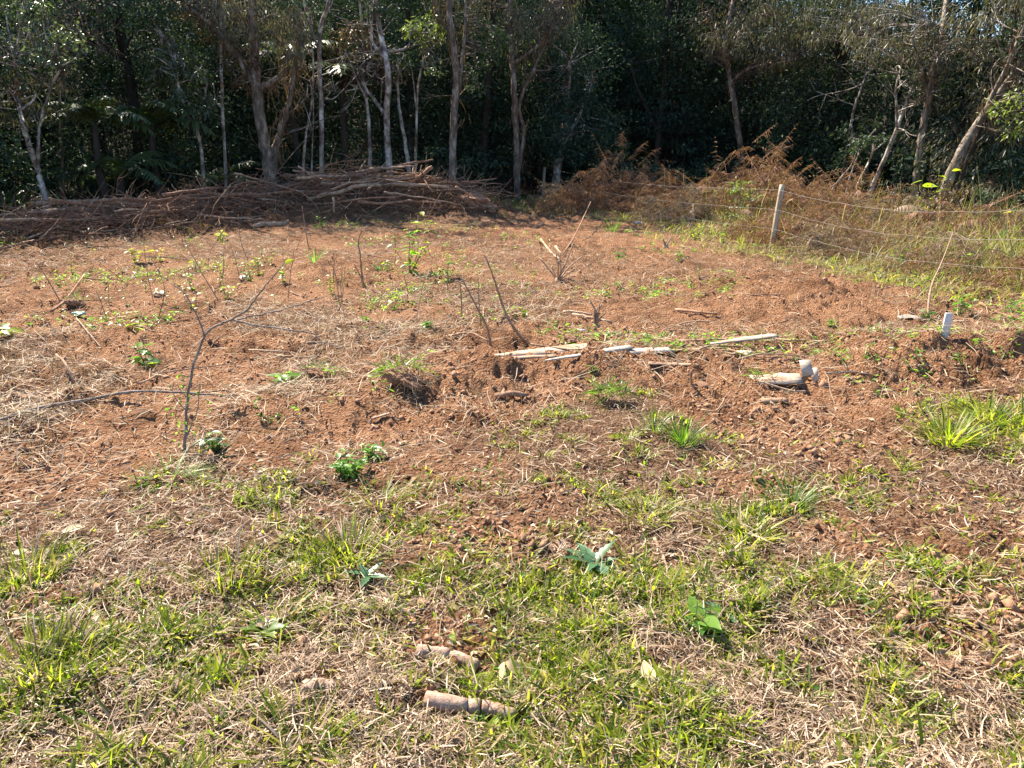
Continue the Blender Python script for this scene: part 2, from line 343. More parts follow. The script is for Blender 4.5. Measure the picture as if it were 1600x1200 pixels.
def plain(name, c, rough=.6, metal=0, spec=.4):
    m, nt, b, out = nodes(name); b.inputs['Roughness'].default_value = rough; b.inputs['Metallic'].default_value = metal; b.inputs['Specular IOR Level'].default_value = spec
    f = noise(nt, 40, 3, 'Object'); nt.links.new(ramp(nt, [(.3, tuple(x * .8 for x in c)), (.7, tuple(min(1, x * 1.12) for x in c))], f), b.inputs['Base Color']); return m
WIRE = plain('galvanised_wire', (.26, .24, .215), .6, .3, .3)
TEAL = plain('teal_plastic', (.05, .17, .15), .45); BLUE = plain('pale_blue_paper', (.50, .58, .70), .6); PALE = plain('pale_plastic', (.30, .26, .21), .6)

# ------------------------------------------------------------------ the ground, one sheet to the horizon
def make_ground():
    ys = np.concatenate([-np.geomspace(400, 1, 12), [-.4, .2, .7], np.geomspace(1.1, 33, 470), np.geomspace(34, 900, 40)])
    sx = np.linspace(-.76, .76, 560); e = np.geomspace(.80, 30, 16); sx = np.concatenate([-e[::-1], sx, e])
    w = np.sqrt((ys + .3) ** 2 + 2.0)
    X = w[:, None] * sx[None]; Y = np.repeat(ys[:, None], len(sx), 1)
    Z = H(X.ravel(), Y.ravel())
    x, y = X.ravel(), Y.ravel(); ny, nx = X.shape
    i = np.arange(ny - 1)[:, None] * nx; j = np.arange(nx - 1)[None]
    q = np.stack([i + j, i + j + 1, i + nx + j + 1, i + nx + j], -1).reshape(-1, 4)
    o = MB().add(np.stack([x, y, Z], 1), None, q).build('ground', G_MAT, kind='structure', smooth=True)
    L = lawn(x, y) * (1 - .75 * bare(x, y)); fg = fence_grass(x, y)
    fl = .6 * sst(.42, .68, fbm(x, y, .9, 3, 91)) * np.maximum(sst(5.5, 7.5, y) * (1 - .6 * sst(-1.0, 1.5, x)), sst(-.9, -1.8, x))
    lit = np.clip(np.maximum(np.maximum(L * .9, fg * .8), fl), 0, 1)
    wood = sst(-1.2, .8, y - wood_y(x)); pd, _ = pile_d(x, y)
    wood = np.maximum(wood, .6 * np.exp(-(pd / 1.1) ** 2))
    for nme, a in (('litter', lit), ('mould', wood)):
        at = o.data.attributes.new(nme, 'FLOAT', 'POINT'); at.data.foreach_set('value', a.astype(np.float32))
make_ground()

# ------------------------------------------------------------------ the wood: trees
LEAF = {'dark': (DARK, .13, .055), 'mid': (MID, .12, .05), 'gloss': (GLOSS, .10, .05), 'grey': (GREY, .15, .022), 'brown': (BROWNL, .11, .05), 'lime': (YEL, .11, .05)}
def clump_points(c, r, n, per=38, rng=R, shell=.55, cs=.17):
    """leaf positions gathered in clumps inside an ellipsoid"""
    k = max(3, n // per); u = rdir(k, rng) * (rng.random((k, 1)) ** (1 / 3) * (1 - shell) + shell * rng.random((k, 1)) ** .25)
    cc = np.asarray(c) + u * np.asarray(r); idx = rng.integers(0, k, n)
    s = np.clip(np.mean(r) * cs, .10, .55) * (.6 + .8 * rng.random(k))
    p = cc[idx] + rng.normal(size=(n, 3)) * s[idx, None] * np.array([1, 1, .62])
    return cc, p, nrm(p - cc[idx] + 1e-4)
def foliage(mb, c, r, n, kind, big=1.0, rng=R, shell=.55, per=38, cs=.17):
    mat, L, W = LEAF[kind]; cc, p, out = clump_points(c, r, n, per, rng, shell, cs)
    droop = {'grey': -1.5, 'brown': -.6}.get(kind, -.35)
    D = nrm(out * .7 + rdir(n, rng) * .8 + np.array([0, 0, droop])); N = nrm(rdir(n, rng) * .7 + np.array([0, 0, 1.0]))
    s = big * (.45 + 1.0 * rng.random(n) ** 1.3); leaves(mb, p, D, N, L * s, W * s, .18); return cc
def ground_pt(p): return np.array([p[0], p[1], h1(p[0], p[1]) - .12])
def make_tree(label, Y, trunk, w, bark, limbs=(), blobs=(), top=None, moss=0, bare_twigs=0, name='forest_tree', seed=0):
    rng = np.random.default_rng(1000 + seed)
    P = [pix(a, b, Y + (rng.normal() * .12 * min(i, 3) if i > 1 else 0)) for i, (a, b) in enumerate(trunk)]; base = ground_pt(P[0])
    root = thing(name, base, label, 'tree', 'trees along the edge of the wood')
    pts = np.vstack([[base], P]) if P[0][2] > base[2] + .15 else np.array([base] + P[1:])
    sc = Y / ray(*trunk[0])[1] / F; r0 = w * .44 * sc
    hgt = pts[-1][2]
    if top:                                                          # the stem goes on above the picture into a crown added for its shadow
        nz = top[0]; lean = nrm(pts[-1] - pts[-2]); lean = lean / max(lean[2], .4)
        k = (nz - hgt); pts = np.vstack([pts, pts[-1] + lean * k * .5 + [0, .1, 0], pts[-1] + lean * k * [.8, .8, 1] + rng.normal(size=3) * .15])
    sp = spl(pts, 5); tt = np.linspace(0, 1, len(sp)); rad = r0 * (1 - .62 * tt ** 1.1); rad[0] *= 1.35; rad[1] *= 1.12
    mb = MB(); tube(mb, sp + rng.normal(size=sp.shape) * r0 * .07, rad, 9 if w > 8 else 7, .09, rng=rng); mb.build('trunk', bark, root, smooth=True)
    skel = [sp]
    for li in limbs:
        dy = rng.uniform(-.8, .8); q = np.array([pix(a, b, Y + dy * (i / (len(li) - 1)) ** 1.2) for i, (a, b) in enumerate(li)]); j = np.argmin(np.linalg.norm(sp - q[0], axis=1)); q[0] = sp[j]
        q = spl(q, 5); lr = rad[j] * .68 * (1 - .6 * np.linspace(0, 1, len(q)))
        mb = MB(); tube(mb, q + rng.normal(size=q.shape) * r0 * .08, lr, 7, .08, rng=rng); mb.build('limb', bark, root, smooth=True); skel.append(q)
    S = np.vstack(skel); tw = MB(); byk = {}; blobs = list(blobs)
    B = [(pix(a, b, Y + rng.uniform(-.5, .9)), np.array([rx, (rx + ry) * .5, ry]) * sc, n, k, 1.0) for a, b, rx, ry, n, k in blobs]
    if top and len(top) > 1: B.append((sp[-1] + [0, 0, -.2], np.array([top[1], top[1], top[1] * .55]), top[2], top[3], 1.7))
    for c, r, n, k, big in B:
        mb = byk.setdefault(k, MB()); cc = foliage(mb, c, r, n, k, big, rng)
        for e in cc[:min(len(cc), 26)]:
            dd = np.linalg.norm((S - e) * [1, 1, 1.4], axis=1) + rng.random(len(S)) * .4; a = S[np.argmin(dd)]
            if np.linalg.norm(a - e) > 3.2: continue
            m = (a + e) / 2 + rng.normal(size=3) * .12 + [0, 0, .1]
            tube(tw, spl([a, m, e], 3), np.linspace(.018, .006, 7), 4, caps=False)
    for _ in range(bare_twigs):
        a = S[rng.integers(len(S) // 3, len(S))]; d = nrm(rng.normal(size=3) + [0, 0, .5]); L = rng.uniform(.5, 1.3)
        p = spl([a, a + d * L * .5 + rng.normal(size=3) * .08, a + d * L + rng.normal(size=3) * .15 + [0, 0, .1]], 3); tube(tw, p, np.linspace(.018, .006, len(p)), 4, caps=False)
        for _ in range(4):
            b = p[rng.integers(2, len(p))]; e = nrm(d + rng.normal(size=3) * .7); tube(tw, [b, b + e * .25, b + e * .5 + rng.normal(size=3) * .06], [.008, .006, .004], 3, caps=False)
    if tw.n: tw.build('twigs', bark, root, kind='stuff')
    for k, mb in byk.items(): mb.build('crown', LEAF[k][0], root)
    if moss:
        mb = MB(); idx = rng.integers(int(len(S) * .25), len(S), moss); p = S[idx] + rng.normal(size=(moss, 3)) * [.12, .12, .1]
        strips(mb, p, nrm(rng.normal(size=(moss, 3)) * .35 + [0, 0, -1]), rng.uniform(.12, .45, moss), .02, rng.normal(size=(moss, 3)) * .05, 2); mb.build('hanging_moss', MOSS, root, kind='stuff')
    return root

make_tree('forked tree with pale mottled trunk at the far left end of the brush heap', 17.0, [(75, 362), (72, 320), (62, 275), (48, 235), (35, 190), (27, 150), (22, 90)], 12, BARK,
    [[(62, 272), (60, 235), (63, 190), (75, 150), (95, 105)], [(35, 185), (55, 150), (60, 100)]], [(40, 150, 62, 46, 1100, 'grey'), (50, 60, 70, 55, 1500, 'gloss'), (15, 20, 60, 45, 900, 'mid')], None, bare_twigs=5, seed=1)
make_tree('bare twiggy tree with pinkish branches at the top left', 19.5, [(98, 330), (97, 230), (92, 130), (80, 60), (65, 0)], 7, BARK_R,
    [[(94, 140), (108, 80), (125, 40), (145, 0)], [(105, 95), (130, 62), (160, 52)], [(88, 110), (70, 70), (50, 50)]], [(110, 60, 60, 40, 420, 'grey'), (160, 20, 40, 30, 500, 'mid')], None, bare_twigs=60, seed=2)
make_tree('slim crooked tree under a round crown of shiny leaves left of centre', 20.3, [(322, 326), (318, 270), (311, 215), (292, 175), (278, 130), (272, 80)], 8, BARK,
    [[(311, 212), (316, 170), (325, 130)]], [(268, 100, 46, 44, 2300, 'gloss'), (300, 140, 36, 40, 900, 'gloss'), (235, 45, 30, 30, 500, 'mid')], None, seed=3)
make_tree('slender pole straight tree just left of the thick forked trunk', 20.6, [(354, 320), (352, 250), (347, 150), (345, 60), (345, -20)], 7, BARK, [[(349, 180), (338, 160), (333, 130)]], [(350, 10, 40, 30, 400, 'grey')], (6.4, 1.2, 400, 'grey'), seed=4)
make_tree('thick brown forked trunk hung with moss at the left of the brush heap', 20.6, [(426, 306), (417, 240), (405, 175), (398, 90), (395, 0)], 24, BARK_B,
    [[(424, 280), (432, 230), (440, 200), (454, 150), (462, 90), (472, 20)], [(403, 150), (365, 80), (325, 35), (290, 10)], [(452, 150), (446, 110), (440, 60)]],
    [(395, 25, 70, 38, 1500, 'grey'), (325, 20, 55, 36, 1100, 'brown'), (450, 55, 34, 44, 900, 'grey'), (375, 90, 25, 45, 350, 'brown')], (7.5, 2.2, 800, 'grey'), moss=900, bare_twigs=25, seed=5)
make_tree('thin tree leaning gently right beside the straight pale one', 21.2, [(474, 296), (477, 220), (487, 160), (489, 90), (478, 20), (470, -30)], 5, BARK, [[(487, 150), (480, 110), (468, 70)]], [(480, 30, 30, 30, 350, 'mid')], None, bare_twigs=8, seed=6)
make_tree('straight pale smooth trunk rising from behind the brush heap', 21.0, [(503, 298), (502, 180), (499, 60), (512, 10), (520, -30)], 9, BARK, [[(499, 70), (480, 30), (455, 0)]], [], (6.8, 1.4, 500, 'mid'), seed=7)
make_tree('very thin whippy sapling between the thin tree and the straight pale trunk', 21.4, [(487, 296), (488, 230), (490, 180), (488, 120)], 4, BARK, [[(488, 190), (505, 160), (528, 128)]], [], None, bare_twigs=5, seed=8)
make_tree('thin trunk under a brown leafed crown in the middle left of the wood', 22.2, [(579, 292), (577, 200), (570, 130), (566, 50), (560, -20)], 8, BARK, [[(570, 150), (552, 110), (540, 80)], [(568, 110), (585, 80), (598, 40)]],
    [(558, 80, 44, 44, 1500, 'brown'), (600, 118, 36, 26, 700, 'brown'), (540, 110, 25, 25, 300, 'brown')], None, bare_twigs=15, seed=9)
make_tree('rough lichened trunk with a long left fork behind the top of the heap', 22.0, [(611, 290), (604, 200), (606, 110), (592, 40), (583, -30)], 13, BARK,
    [[(603, 190), (580, 150), (562, 122), (555, 90)], [(606, 110), (580, 60), (584, 10)], [(605, 95), (625, 78), (640, 70)]], [(600, 20, 30, 25, 300, 'mid')], (7.3, 1.8, 600, 'grey'), bare_twigs=12, seed=10)
make_tree('short leaning trunk with whitish lichen behind the right half of the heap', 22.3, [(641, 290), (635, 235), (627, 190), (622, 150), (622, 90)], 9, BARK, [], [(622, 100, 22, 30, 300, 'mid')], None, seed=11)
make_tree('pale whip thin tree bending right into a light green spray', 22.6, [(649, 285), (651, 190), (654, 130), (668, 75), (684, 20), (690, -20)], 5, BARK, [[(652, 170), (645, 120), (640, 95)]],
    [(668, 48, 28, 26, 600, 'lime'), (685, 75, 22, 24, 260, 'grey'), (668, 106, 16, 12, 150, 'gloss')], None, seed=12)
make_tree('dark straight trunk standing deeper in the wood behind the light green spray', 26.0, [(641, 280), (639, 130), (637, 0), (637, -30)], 13, BARK_D, [], [], (9, 2.2, 700, 'dark'), seed=13)
make_tree('tall twin stemmed brown trunk at the right end of the brush heap', 22.0, [(707, 296), (709, 210), (712, 110), (703, 30), (697, -30)], 15, BARK_B,
    [[(711, 190), (722, 100), (727, 40), (729, -20)], [(705, 60), (690, 30), (675, 0)]], [(755, 65, 34, 36, 800, 'mid'), (740, 120, 22, 22, 260, 'mid')], (8, 2.2, 900, 'grey'), moss=380, bare_twigs=10, seed=14)
make_tree('dark thick trunk in deep shade right of the twin stemmed tree', 26.5, [(757, 292), (757, 220), (763, 130), (768, 40), (770, -20)], 15, BARK_D, [], [(770, 190, 30, 40, 700, 'dark')], (9, 2.2, 700, 'dark'), seed=15)
make_tree('reddish tree forking right under drooping grey leaves at the centre', 25.0, [(808, 296), (806, 200), (803, 130), (798, 60), (795, -20)], 13, BARK_R,
    [[(808, 285), (818, 210), (812, 160), (838, 100), (860, 50), (884, -10)], [(842, 95), (850, 60), (848, 20)]],
    [(838, 48, 56, 44, 1700, 'grey'), (778, 22, 48, 34, 1100, 'grey'), (880, 12, 40, 24, 600, 'grey'), (825, 85, 25, 22, 300, 'lime')], (8, 2.0, 700, 'grey'), moss=420, bare_twigs=14, seed=16)
make_tree('dense dark green tree with a full crown down to the grass at the centre', 26.2, [(866, 306), (874, 245), (884, 180), (890, 100)], 18, BARK,
    [[(876, 235), (905, 180), (925, 130)]], [(895, 100, 66, 62, 3600, 'dark'), (905, 195, 66, 58, 3800, 'dark'), (850, 195, 30, 44, 1100, 'dark'), (870, 140, 50, 50, 1600, 'dark')], None, seed=17)
make_tree('broad shadowy tree behind the middle of the dead ferns', 29.0, [(1022, 300), (1028, 220), (1035, 150), (1040, 80)], 13, BARK_D, [[(1028, 200), (1000, 150), (985, 100)]],
    [(1035, 165, 78, 55, 3000, 'dark'), (1085, 205, 55, 45, 1800, 'dark'), (1000, 70, 60, 55, 2000, 'dark'), (1060, 70, 50, 50, 1500, 'mid')], (8, 2.2, 700, 'dark'), seed=18)
make_tree('tall tree with weeping grey leaves and shaggy red epiphytes right of centre', 27.0, [(1166, 315), (1158, 240), (1149, 170), (1140, 120), (1134, 60), (1148, -10)], 11, BARK_R,
    [[(1142, 130), (1165, 110), (1200, 100), (1240, 95)], [(1136, 80), (1120, 50), (1105, 10)], [(1136, 70), (1180, 30), (1230, 10)]],
    [(1190, 48, 84, 46, 3600, 'grey'), (1118, 50, 42, 44, 1100, 'grey'), (1245, 70, 44, 40, 1500, 'grey')], (8, 2.2, 800, 'grey'), moss=420, bare_twigs=16, seed=19)
make_tree('round dark green bushy tree above the fence post', 26.5, [(1284, 310), (1280, 250), (1275, 190), (1272, 140)], 11, BARK_D, [[(1279, 230), (1255, 190), (1240, 160)]],
    [(1268, 185, 68, 64, 5200, 'dark'), (1240, 220, 35, 35, 1000, 'dark')], None, seed=20)
make_tree('pale slanting trunk right of the round bushy tree', 21.2, [(1362, 296), (1390, 230), (1418, 155), (1440, 95), (1455, 40)], 9, BARK, [[(1405, 190), (1400, 140), (1410, 100)]], [(1420, 90, 50, 44, 1300, 'mid'), (1375, 45, 60, 45, 1500, 'grey')], None, bare_twigs=16, seed=21)
make_tree('stout brown trunk behind the bright green young plant', 20.6, [(1431, 292), (1437, 235), (1448, 165), (1462, 100), (1475, 30)], 15, BARK_B, [[(1450, 155), (1440, 110), (1425, 60)]], [(1480, 70, 55, 44, 1300, 'grey'), (1455, 120, 40, 30, 800, 'mid')], (6.4, 1.4, 500, 'grey'), moss=150, bare_twigs=20, seed=22)
make_tree('thick trunk leaning hard to the right at the right edge of the wood', 18.2, [(1478, 292), (1502, 236), (1545, 168), (1592, 104), (1650, 30)], 20, BARK_B, [[(1545, 168), (1575, 100), (1600, 40)]], [(1600, 165, 44, 52, 900, 'lime'), (1610, 60, 46, 45, 800, 'mid')], None, moss=200, bare_twigs=12, seed=23)
make_tree('thinner dark trunk leaning alongside the thick slanting one', 18.8, [(1500, 285), (1522, 225), (1550, 165), (1585, 70), (1600, 20)], 9, BARK_D, [], [(1590, 20, 50, 40, 700, 'grey')], None, bare_twigs=12, seed=24)
make_tree('thin white slanting stem above the round bushy tree', 24, [(1312, 300), (1330, 190), (1345, 140), (1362, 95), (1379, 52)], 5, BARK, [], [(1370, 40, 45, 34, 1200, 'grey'), (1300, 30, 50, 40, 1300, 'grey')], None, bare_twigs=10, seed=25)
for k, (a, b, c, d, w, lab) in enumerate([(1298, 302, 1330, 258, 4, 'short thin grey stem slanting right, leftmost of three behind the dead ferns'), (1322, 306, 1338, 250, 5, 'short thin stem, steepest of three slanting behind the dead ferns'), (1336, 304, 1358, 252, 6, 'short pale stem, rightmost of three slanting behind the dead ferns')]):
    make_tree(lab, 21.5 - k * .3, [(a, b), ((a + c) / 2 - 2, (b + d) / 2), (c, d), (c + 10, d - 25)], w, BARK, [], [(c + 14, d - 32, 14, 12, 160, 'mid')], None, name='slanting_sapling', seed=40 + k)

# deeper trees: a few crowns shared by many
def deep_tree(seed, kind, big, lab):
    rng = np.random.default_rng(seed); root = thing('deep_forest_tree', (0, 0, 0), lab, 'tree', lab.replace('tree', 'trees', 1))
    h = 9.5; p = spl([(0, 0, -.3), (.1, .1, 3), (-.1, .2, 6), (.2, 0, h)], 4); mb = MB(); tube(mb, p, np.linspace(.16, .05, len(p)), 7, .1, rng=rng); mb.build('trunk', BARK_D, root, smooth=True)
    mb = MB(); tw = MB()
    for z, r, n in ((1.4, 1.6, 2200), (3.0, 2.1, 3600), (4.8, 2.4, 4200), (6.6, 2.4, 3600), (8.6, 2.1, 2000)):
        cc = foliage(mb, (rng.normal() * .4, rng.normal() * .4, z), np.array([r, r, 1.15]), n, kind, big, rng, .8, 120, .22)
        for e in cc[:9]: tube(tw, spl([(0, 0, z - .7), (e + [0, 0, z]) * [.5, .5, .5], e], 2), [.03, .025, .02, .012, .006], 4, caps=False)
    tw.build('limbs', BARK_D, root, kind='stuff'); mb.build('crown', LEAF[kind][0], root); return root
protos = [deep_tree(301, 'dark', 1.0, 'dark leafy tree deep in the shade of the wood'), deep_tree(302, 'mid', .9, 'lighter green small leaved tree deep in the wood'), deep_tree(303, 'dark', 1.5, 'dark large leaved tree deep in the wood'), deep_tree(304, 'grey', 1.2, 'grey drooping leaved tree deep in the wood'), deep_tree(305, 'dark', .8, 'dark fine leaved tree deep in the wood')]
spots_ = []
for row, (Y0, dx) in enumerate(((2.2, 3.2), (4.4, 2.7), (7.2, 2.8), (10.5, 3.0), (14.5, 3.2), (19, 3.4))):
    for x in np.arange(-30 - row * 2, 31 + row * 2, dx):
        x = x + R.uniform(-1, 1); yy = float(wood_y(x)) + Y0 + R.uniform(-.9, .9)
        if row == 0 and (R.random() < .45 or -2.5 < x < -.2): continue
        if x > 15 and row >= 3 and R.random() < .45: continue
        if row >= 1 and .565 < x / yy < .66: continue
        spots_.append((x, yy, row))
used = [False] * 5
for x, yy, row in spots_:
    k = int(R.choice([0, 1, 2, 3, 4], p=[.3, .22, .2, .08, .2])); o = protos[k] if not used[k] else copy_tree(protos[k]); used[k] = True
    s = R.uniform(.8, 1.2) * (.85 if row < 1 else 1); o.location = (x, yy, h1(x, yy)); o.rotation_euler = (0, 0, R.uniform(0, 6.28)); o.scale = (s, s, s * R.uniform(.75, 1.0))

# far foliage closing the wood
def far_wood():
    mb = MB(); n = 0
    for x in np.arange(-52, 53, 3.0):
        yy = 46 + R.uniform(-2, 4) - abs(x) * .12; z = h1(x, yy)
        hs = (1.5, 4.0, 6.5, 9) if x < 17 else (1.5, 3.4)
        for zz in hs: foliage(mb, (x + R.normal() * .6, yy, z + zz), np.array([2.6, 2.0, 1.7]), 420, 'dark', 2.6, shell=.3)
    tag(mb.build('far_wood', DARK, kind='stuff'), 'dark mass of far foliage closing the wood behind the trees', 'foliage')
far_wood()

# ------------------------------------------------------------------ undergrowth
def shrub(name, label, base, rx, hz, n, kind, big=1.0, group=None, rng=R, stems=6, smat=BARK_D, cat='shrub'):
    root = thing(name, base, label, cat, group); mb = MB(); st = MB(); c = np.array([base[0], base[1], base[2] + hz * .55])
    cc = foliage(mb, c, np.array([rx, rx, hz * .5]), n, kind, big, rng)
    for e in cc[:stems]: tube(st, spl([base - [0, 0, .1], (base + e) / 2 + rng.normal(size=3) * .08, e], 3), np.linspace(.02, .006, 7), 4, caps=False)
    mb.build('foliage', LEAF[kind][0], root); st.build('stems', smat, root, kind='stuff'); return root
UGN = ['behind the strap leaf clumps at the left edge', 'just right of the strap leaf clumps', 'behind the bare twiggy tree', 'under the left tree fern', 'right of the bare reddish bush', 'between the two left tree ferns', 'below the arching tree fern', 'left of the slim crooked tree', 'between the slim crooked tree and the pole straight one', 'left of the thick forked trunk', 'behind the thick forked trunk', 'right of the thick forked trunk', 'right of the straight pale trunk',
       'left of the brown crowned tree', 'between the brown crowned tree and the lichened trunk', 'behind the whip thin bending tree', 'left of the twin stemmed trunk', 'right of the twin stemmed trunk', 'behind the shaded grass', 'left of the dense dark green tree', 'right under the dense dark green tree', 'behind the left end of the dead ferns', 'behind the largest fern mound', 'under the broad shadowy tree', 'left of the tree with red epiphytes', 'right of the tree with red epiphytes', 'left under the round bushy tree', 'behind the three slanting saplings', 'at the foot of the pale slanting trunk', 'right of the stout brown trunk', 'behind the thick leaning trunk', 'right of the leaning trunks', 'at the right edge of the picture behind the fence']
UG = [(-2, 300, 18.5), (30, 330, 19), (110, 330, 19.2), (145, 300, 20.5), (190, 320, 20.2), (225, 300, 21.5), (250, 310, 21), (300, 300, 21.8), (335, 290, 22.3), (372, 295, 22), (400, 275, 23), (450, 285, 22.8), (520, 275, 23.2),
      (555, 275, 23.5), (590, 270, 24), (665, 275, 24.2), (690, 270, 23.5), (735, 275, 25), (785, 275, 26), (835, 270, 26.5), (925, 270, 26), (960, 275, 27), (990, 270, 26.5), (1070, 265, 26.5), (1120, 265, 26), (1210, 265, 26), (1240, 275, 25.5), (1340, 275, 23), (1390, 270, 22.4), (1465, 270, 20.5), (1550, 265, 19.5), (1590, 250, 18.7), (1640, 260, 18)]
for i, (px_, py_, Y) in enumerate(UG):
    p = pix(px_, py_, Y); b = np.array([p[0], p[1], h1(p[0], p[1])]); 
    shrub('undergrowth_shrub', 'dark leafy shrub ' + UGN[i], b, R.uniform(.7, 1.3), R.uniform(1.3, 2.6), int(R.integers(420, 800)), 'dark' if i % 3 else 'mid', 1.15, 'shrubs at the foot of the wood')

# tree ferns
def frond_mesh(name, mat, L, npair, plen, arch, curl_tip=0, width=.035, droop=.35, rach=.012, seed=0, seg=2):
    rng = np.random.default_rng(seed); t = np.linspace(0, 1, 14)
    ang = math.radians(55) - arch * t ** 1.1 - curl_tip * np.clip(t - .75, 0, 1) * 8
    dx = np.cos(ang); dz = np.sin(ang); x = np.concatenate([[0], np.cumsum(dx[:-1])]) * L / 13; z = np.concatenate([[0], np.cumsum(dz[:-1])]) * L / 13
    c = np.stack([x, .04 * L * np.sin(t * 4 + seed), z], 1); mb = MB(); tube(mb, c, np.linspace(rach, rach * .25, 14), 4, caps=False)
    tp = np.linspace(.14, .99, npair); P = np.stack([np.interp(tp, t, c[:, i]) for i in range(3)], 1)
    Tn = nrm(np.stack([np.interp(tp, t, np.gradient(c[:, i])) for i in range(3)], 1))
    ln = plen * np.sin(np.pi * np.clip(tp * .86 + .12, 0, 1)) ** .8 * (1 + .25 * (rng.random(npair) - .5))
    for s in (-1, 1):
        D = nrm(Tn * .45 + np.array([0, s, 0]) + rng.normal(size=(npair, 3)) * .12 + [0, 0, -.12])
        strips(mb, P, D, ln, width * (.6 + .4 * ln / plen), np.stack([0 * ln, 0 * ln, -droop * ln], 1) + rng.normal(size=(npair, 3)) * .06 * plen, seg, side=Tn)
    return mb.mesh(name, mat)
ffm = [frond_mesh('frond', FERN, 1.5, 26, .42, 1.7, 0, .07, .35, .016, s) for s in (1, 2, 3)]
def tree_fern(label, px_, py_, Y, hz, nf=11, sc=1.0):
    p = pix(px_, py_, Y); g = h1(p[0], p[1]); top = p[2]; root = thing('tree_fern', (p[0], p[1], g), label, 'fern')
    mb = MB(); tube(mb, spl([(p[0] + .1, p[1], g - .1), (p[0] - .05, p[1], (g + top) / 2), (p[0], p[1], top)], 4), np.linspace(.11, .07, 9), 7, .15); mb.build('trunk', BARK_D, root, smooth=True)
    for k in range(nf):
        a = k * 2.4 + R.uniform(-.3, .3); s = sc * R.uniform(.8, 1.15); el = R.uniform(-.35, .25)
        M = Matrix.Translation((0, 0, top - g - .04)) @ Matrix.Rotation(a, 4, 'Z') @ Matrix.Rotation(-el, 4, 'Y') @ Matrix.Diagonal((s, s, s, 1)); inst('frond', ffm[k % 3], root, M)
tree_fern('tree fern with spreading fronds between the left trees', 148, 195, 18.4, 2.4, 11, 1.0)
tree_fern('tree fern arching under the round shiny crown', 236, 200, 19.6, 2.6, 12, 1.0)
tree_fern('low tree fern in the shade above the left end of the heap', 190, 275, 18.6, 1.2, 10, .85)
tree_fern('low dark fern behind the slim crooked tree', 345, 285, 20.9, 1, 10, .8)
tree_fern('tall dark tree fern behind the straight pale trunk', 535, 130, 22.8, 3.6, 12, 1.15)
tree_fern('tall dark tree fern behind the thin leaning tree', 455, 100, 22.8, 3.8, 12, 1.1)
# spiky clump at far left and shiny palm like sapling
blade = leaf_mesh('leaf', FERN, .07, .2, .45, 7); bladeg = leaf_mesh('leaf', GLOSS, .16, .2, .4, 7)
def spiky(label, name, px_, py_, Y, nf, L, mesh, hz=.3):
    p = pix(px_, py_, Y); g = h1(p[0], p[1]); root = thing(name, (p[0], p[1], g), label, 'plant'); mb = MB(); tube(mb, [(p[0], p[1], g - .05), (p[0], p[1], g + hz)], [.03, .02], 6); mb.build('stem', STEM_B, root)
    for k in range(nf):
        a = k * 2.4; el = R.uniform(.15, 1.1); d = np.array([math.cos(a) * math.cos(el), math.sin(a) * math.cos(el), math.sin(el)])
        inst('leaf', mesh, root, frame_mat((0, 0, hz * R.uniform(.7, 1)), d, (0, 0, 1), L * R.uniform(.7, 1.1)))
spiky('clump of long narrow arching leaves at the left edge below the trees', 'strap_leaf_clump', 15, 345, 17.2, 34, 1.0, blade)
spiky('second clump of narrow arching leaves just right of the left edge one', 'strap_leaf_clump', 45, 350, 17.6, 24, .8, blade)
spiky('shiny broad leaved young palm in the shade below the round crown', 'young_palm', 280, 300, 21, 20, .75, bladeg, 1.0)

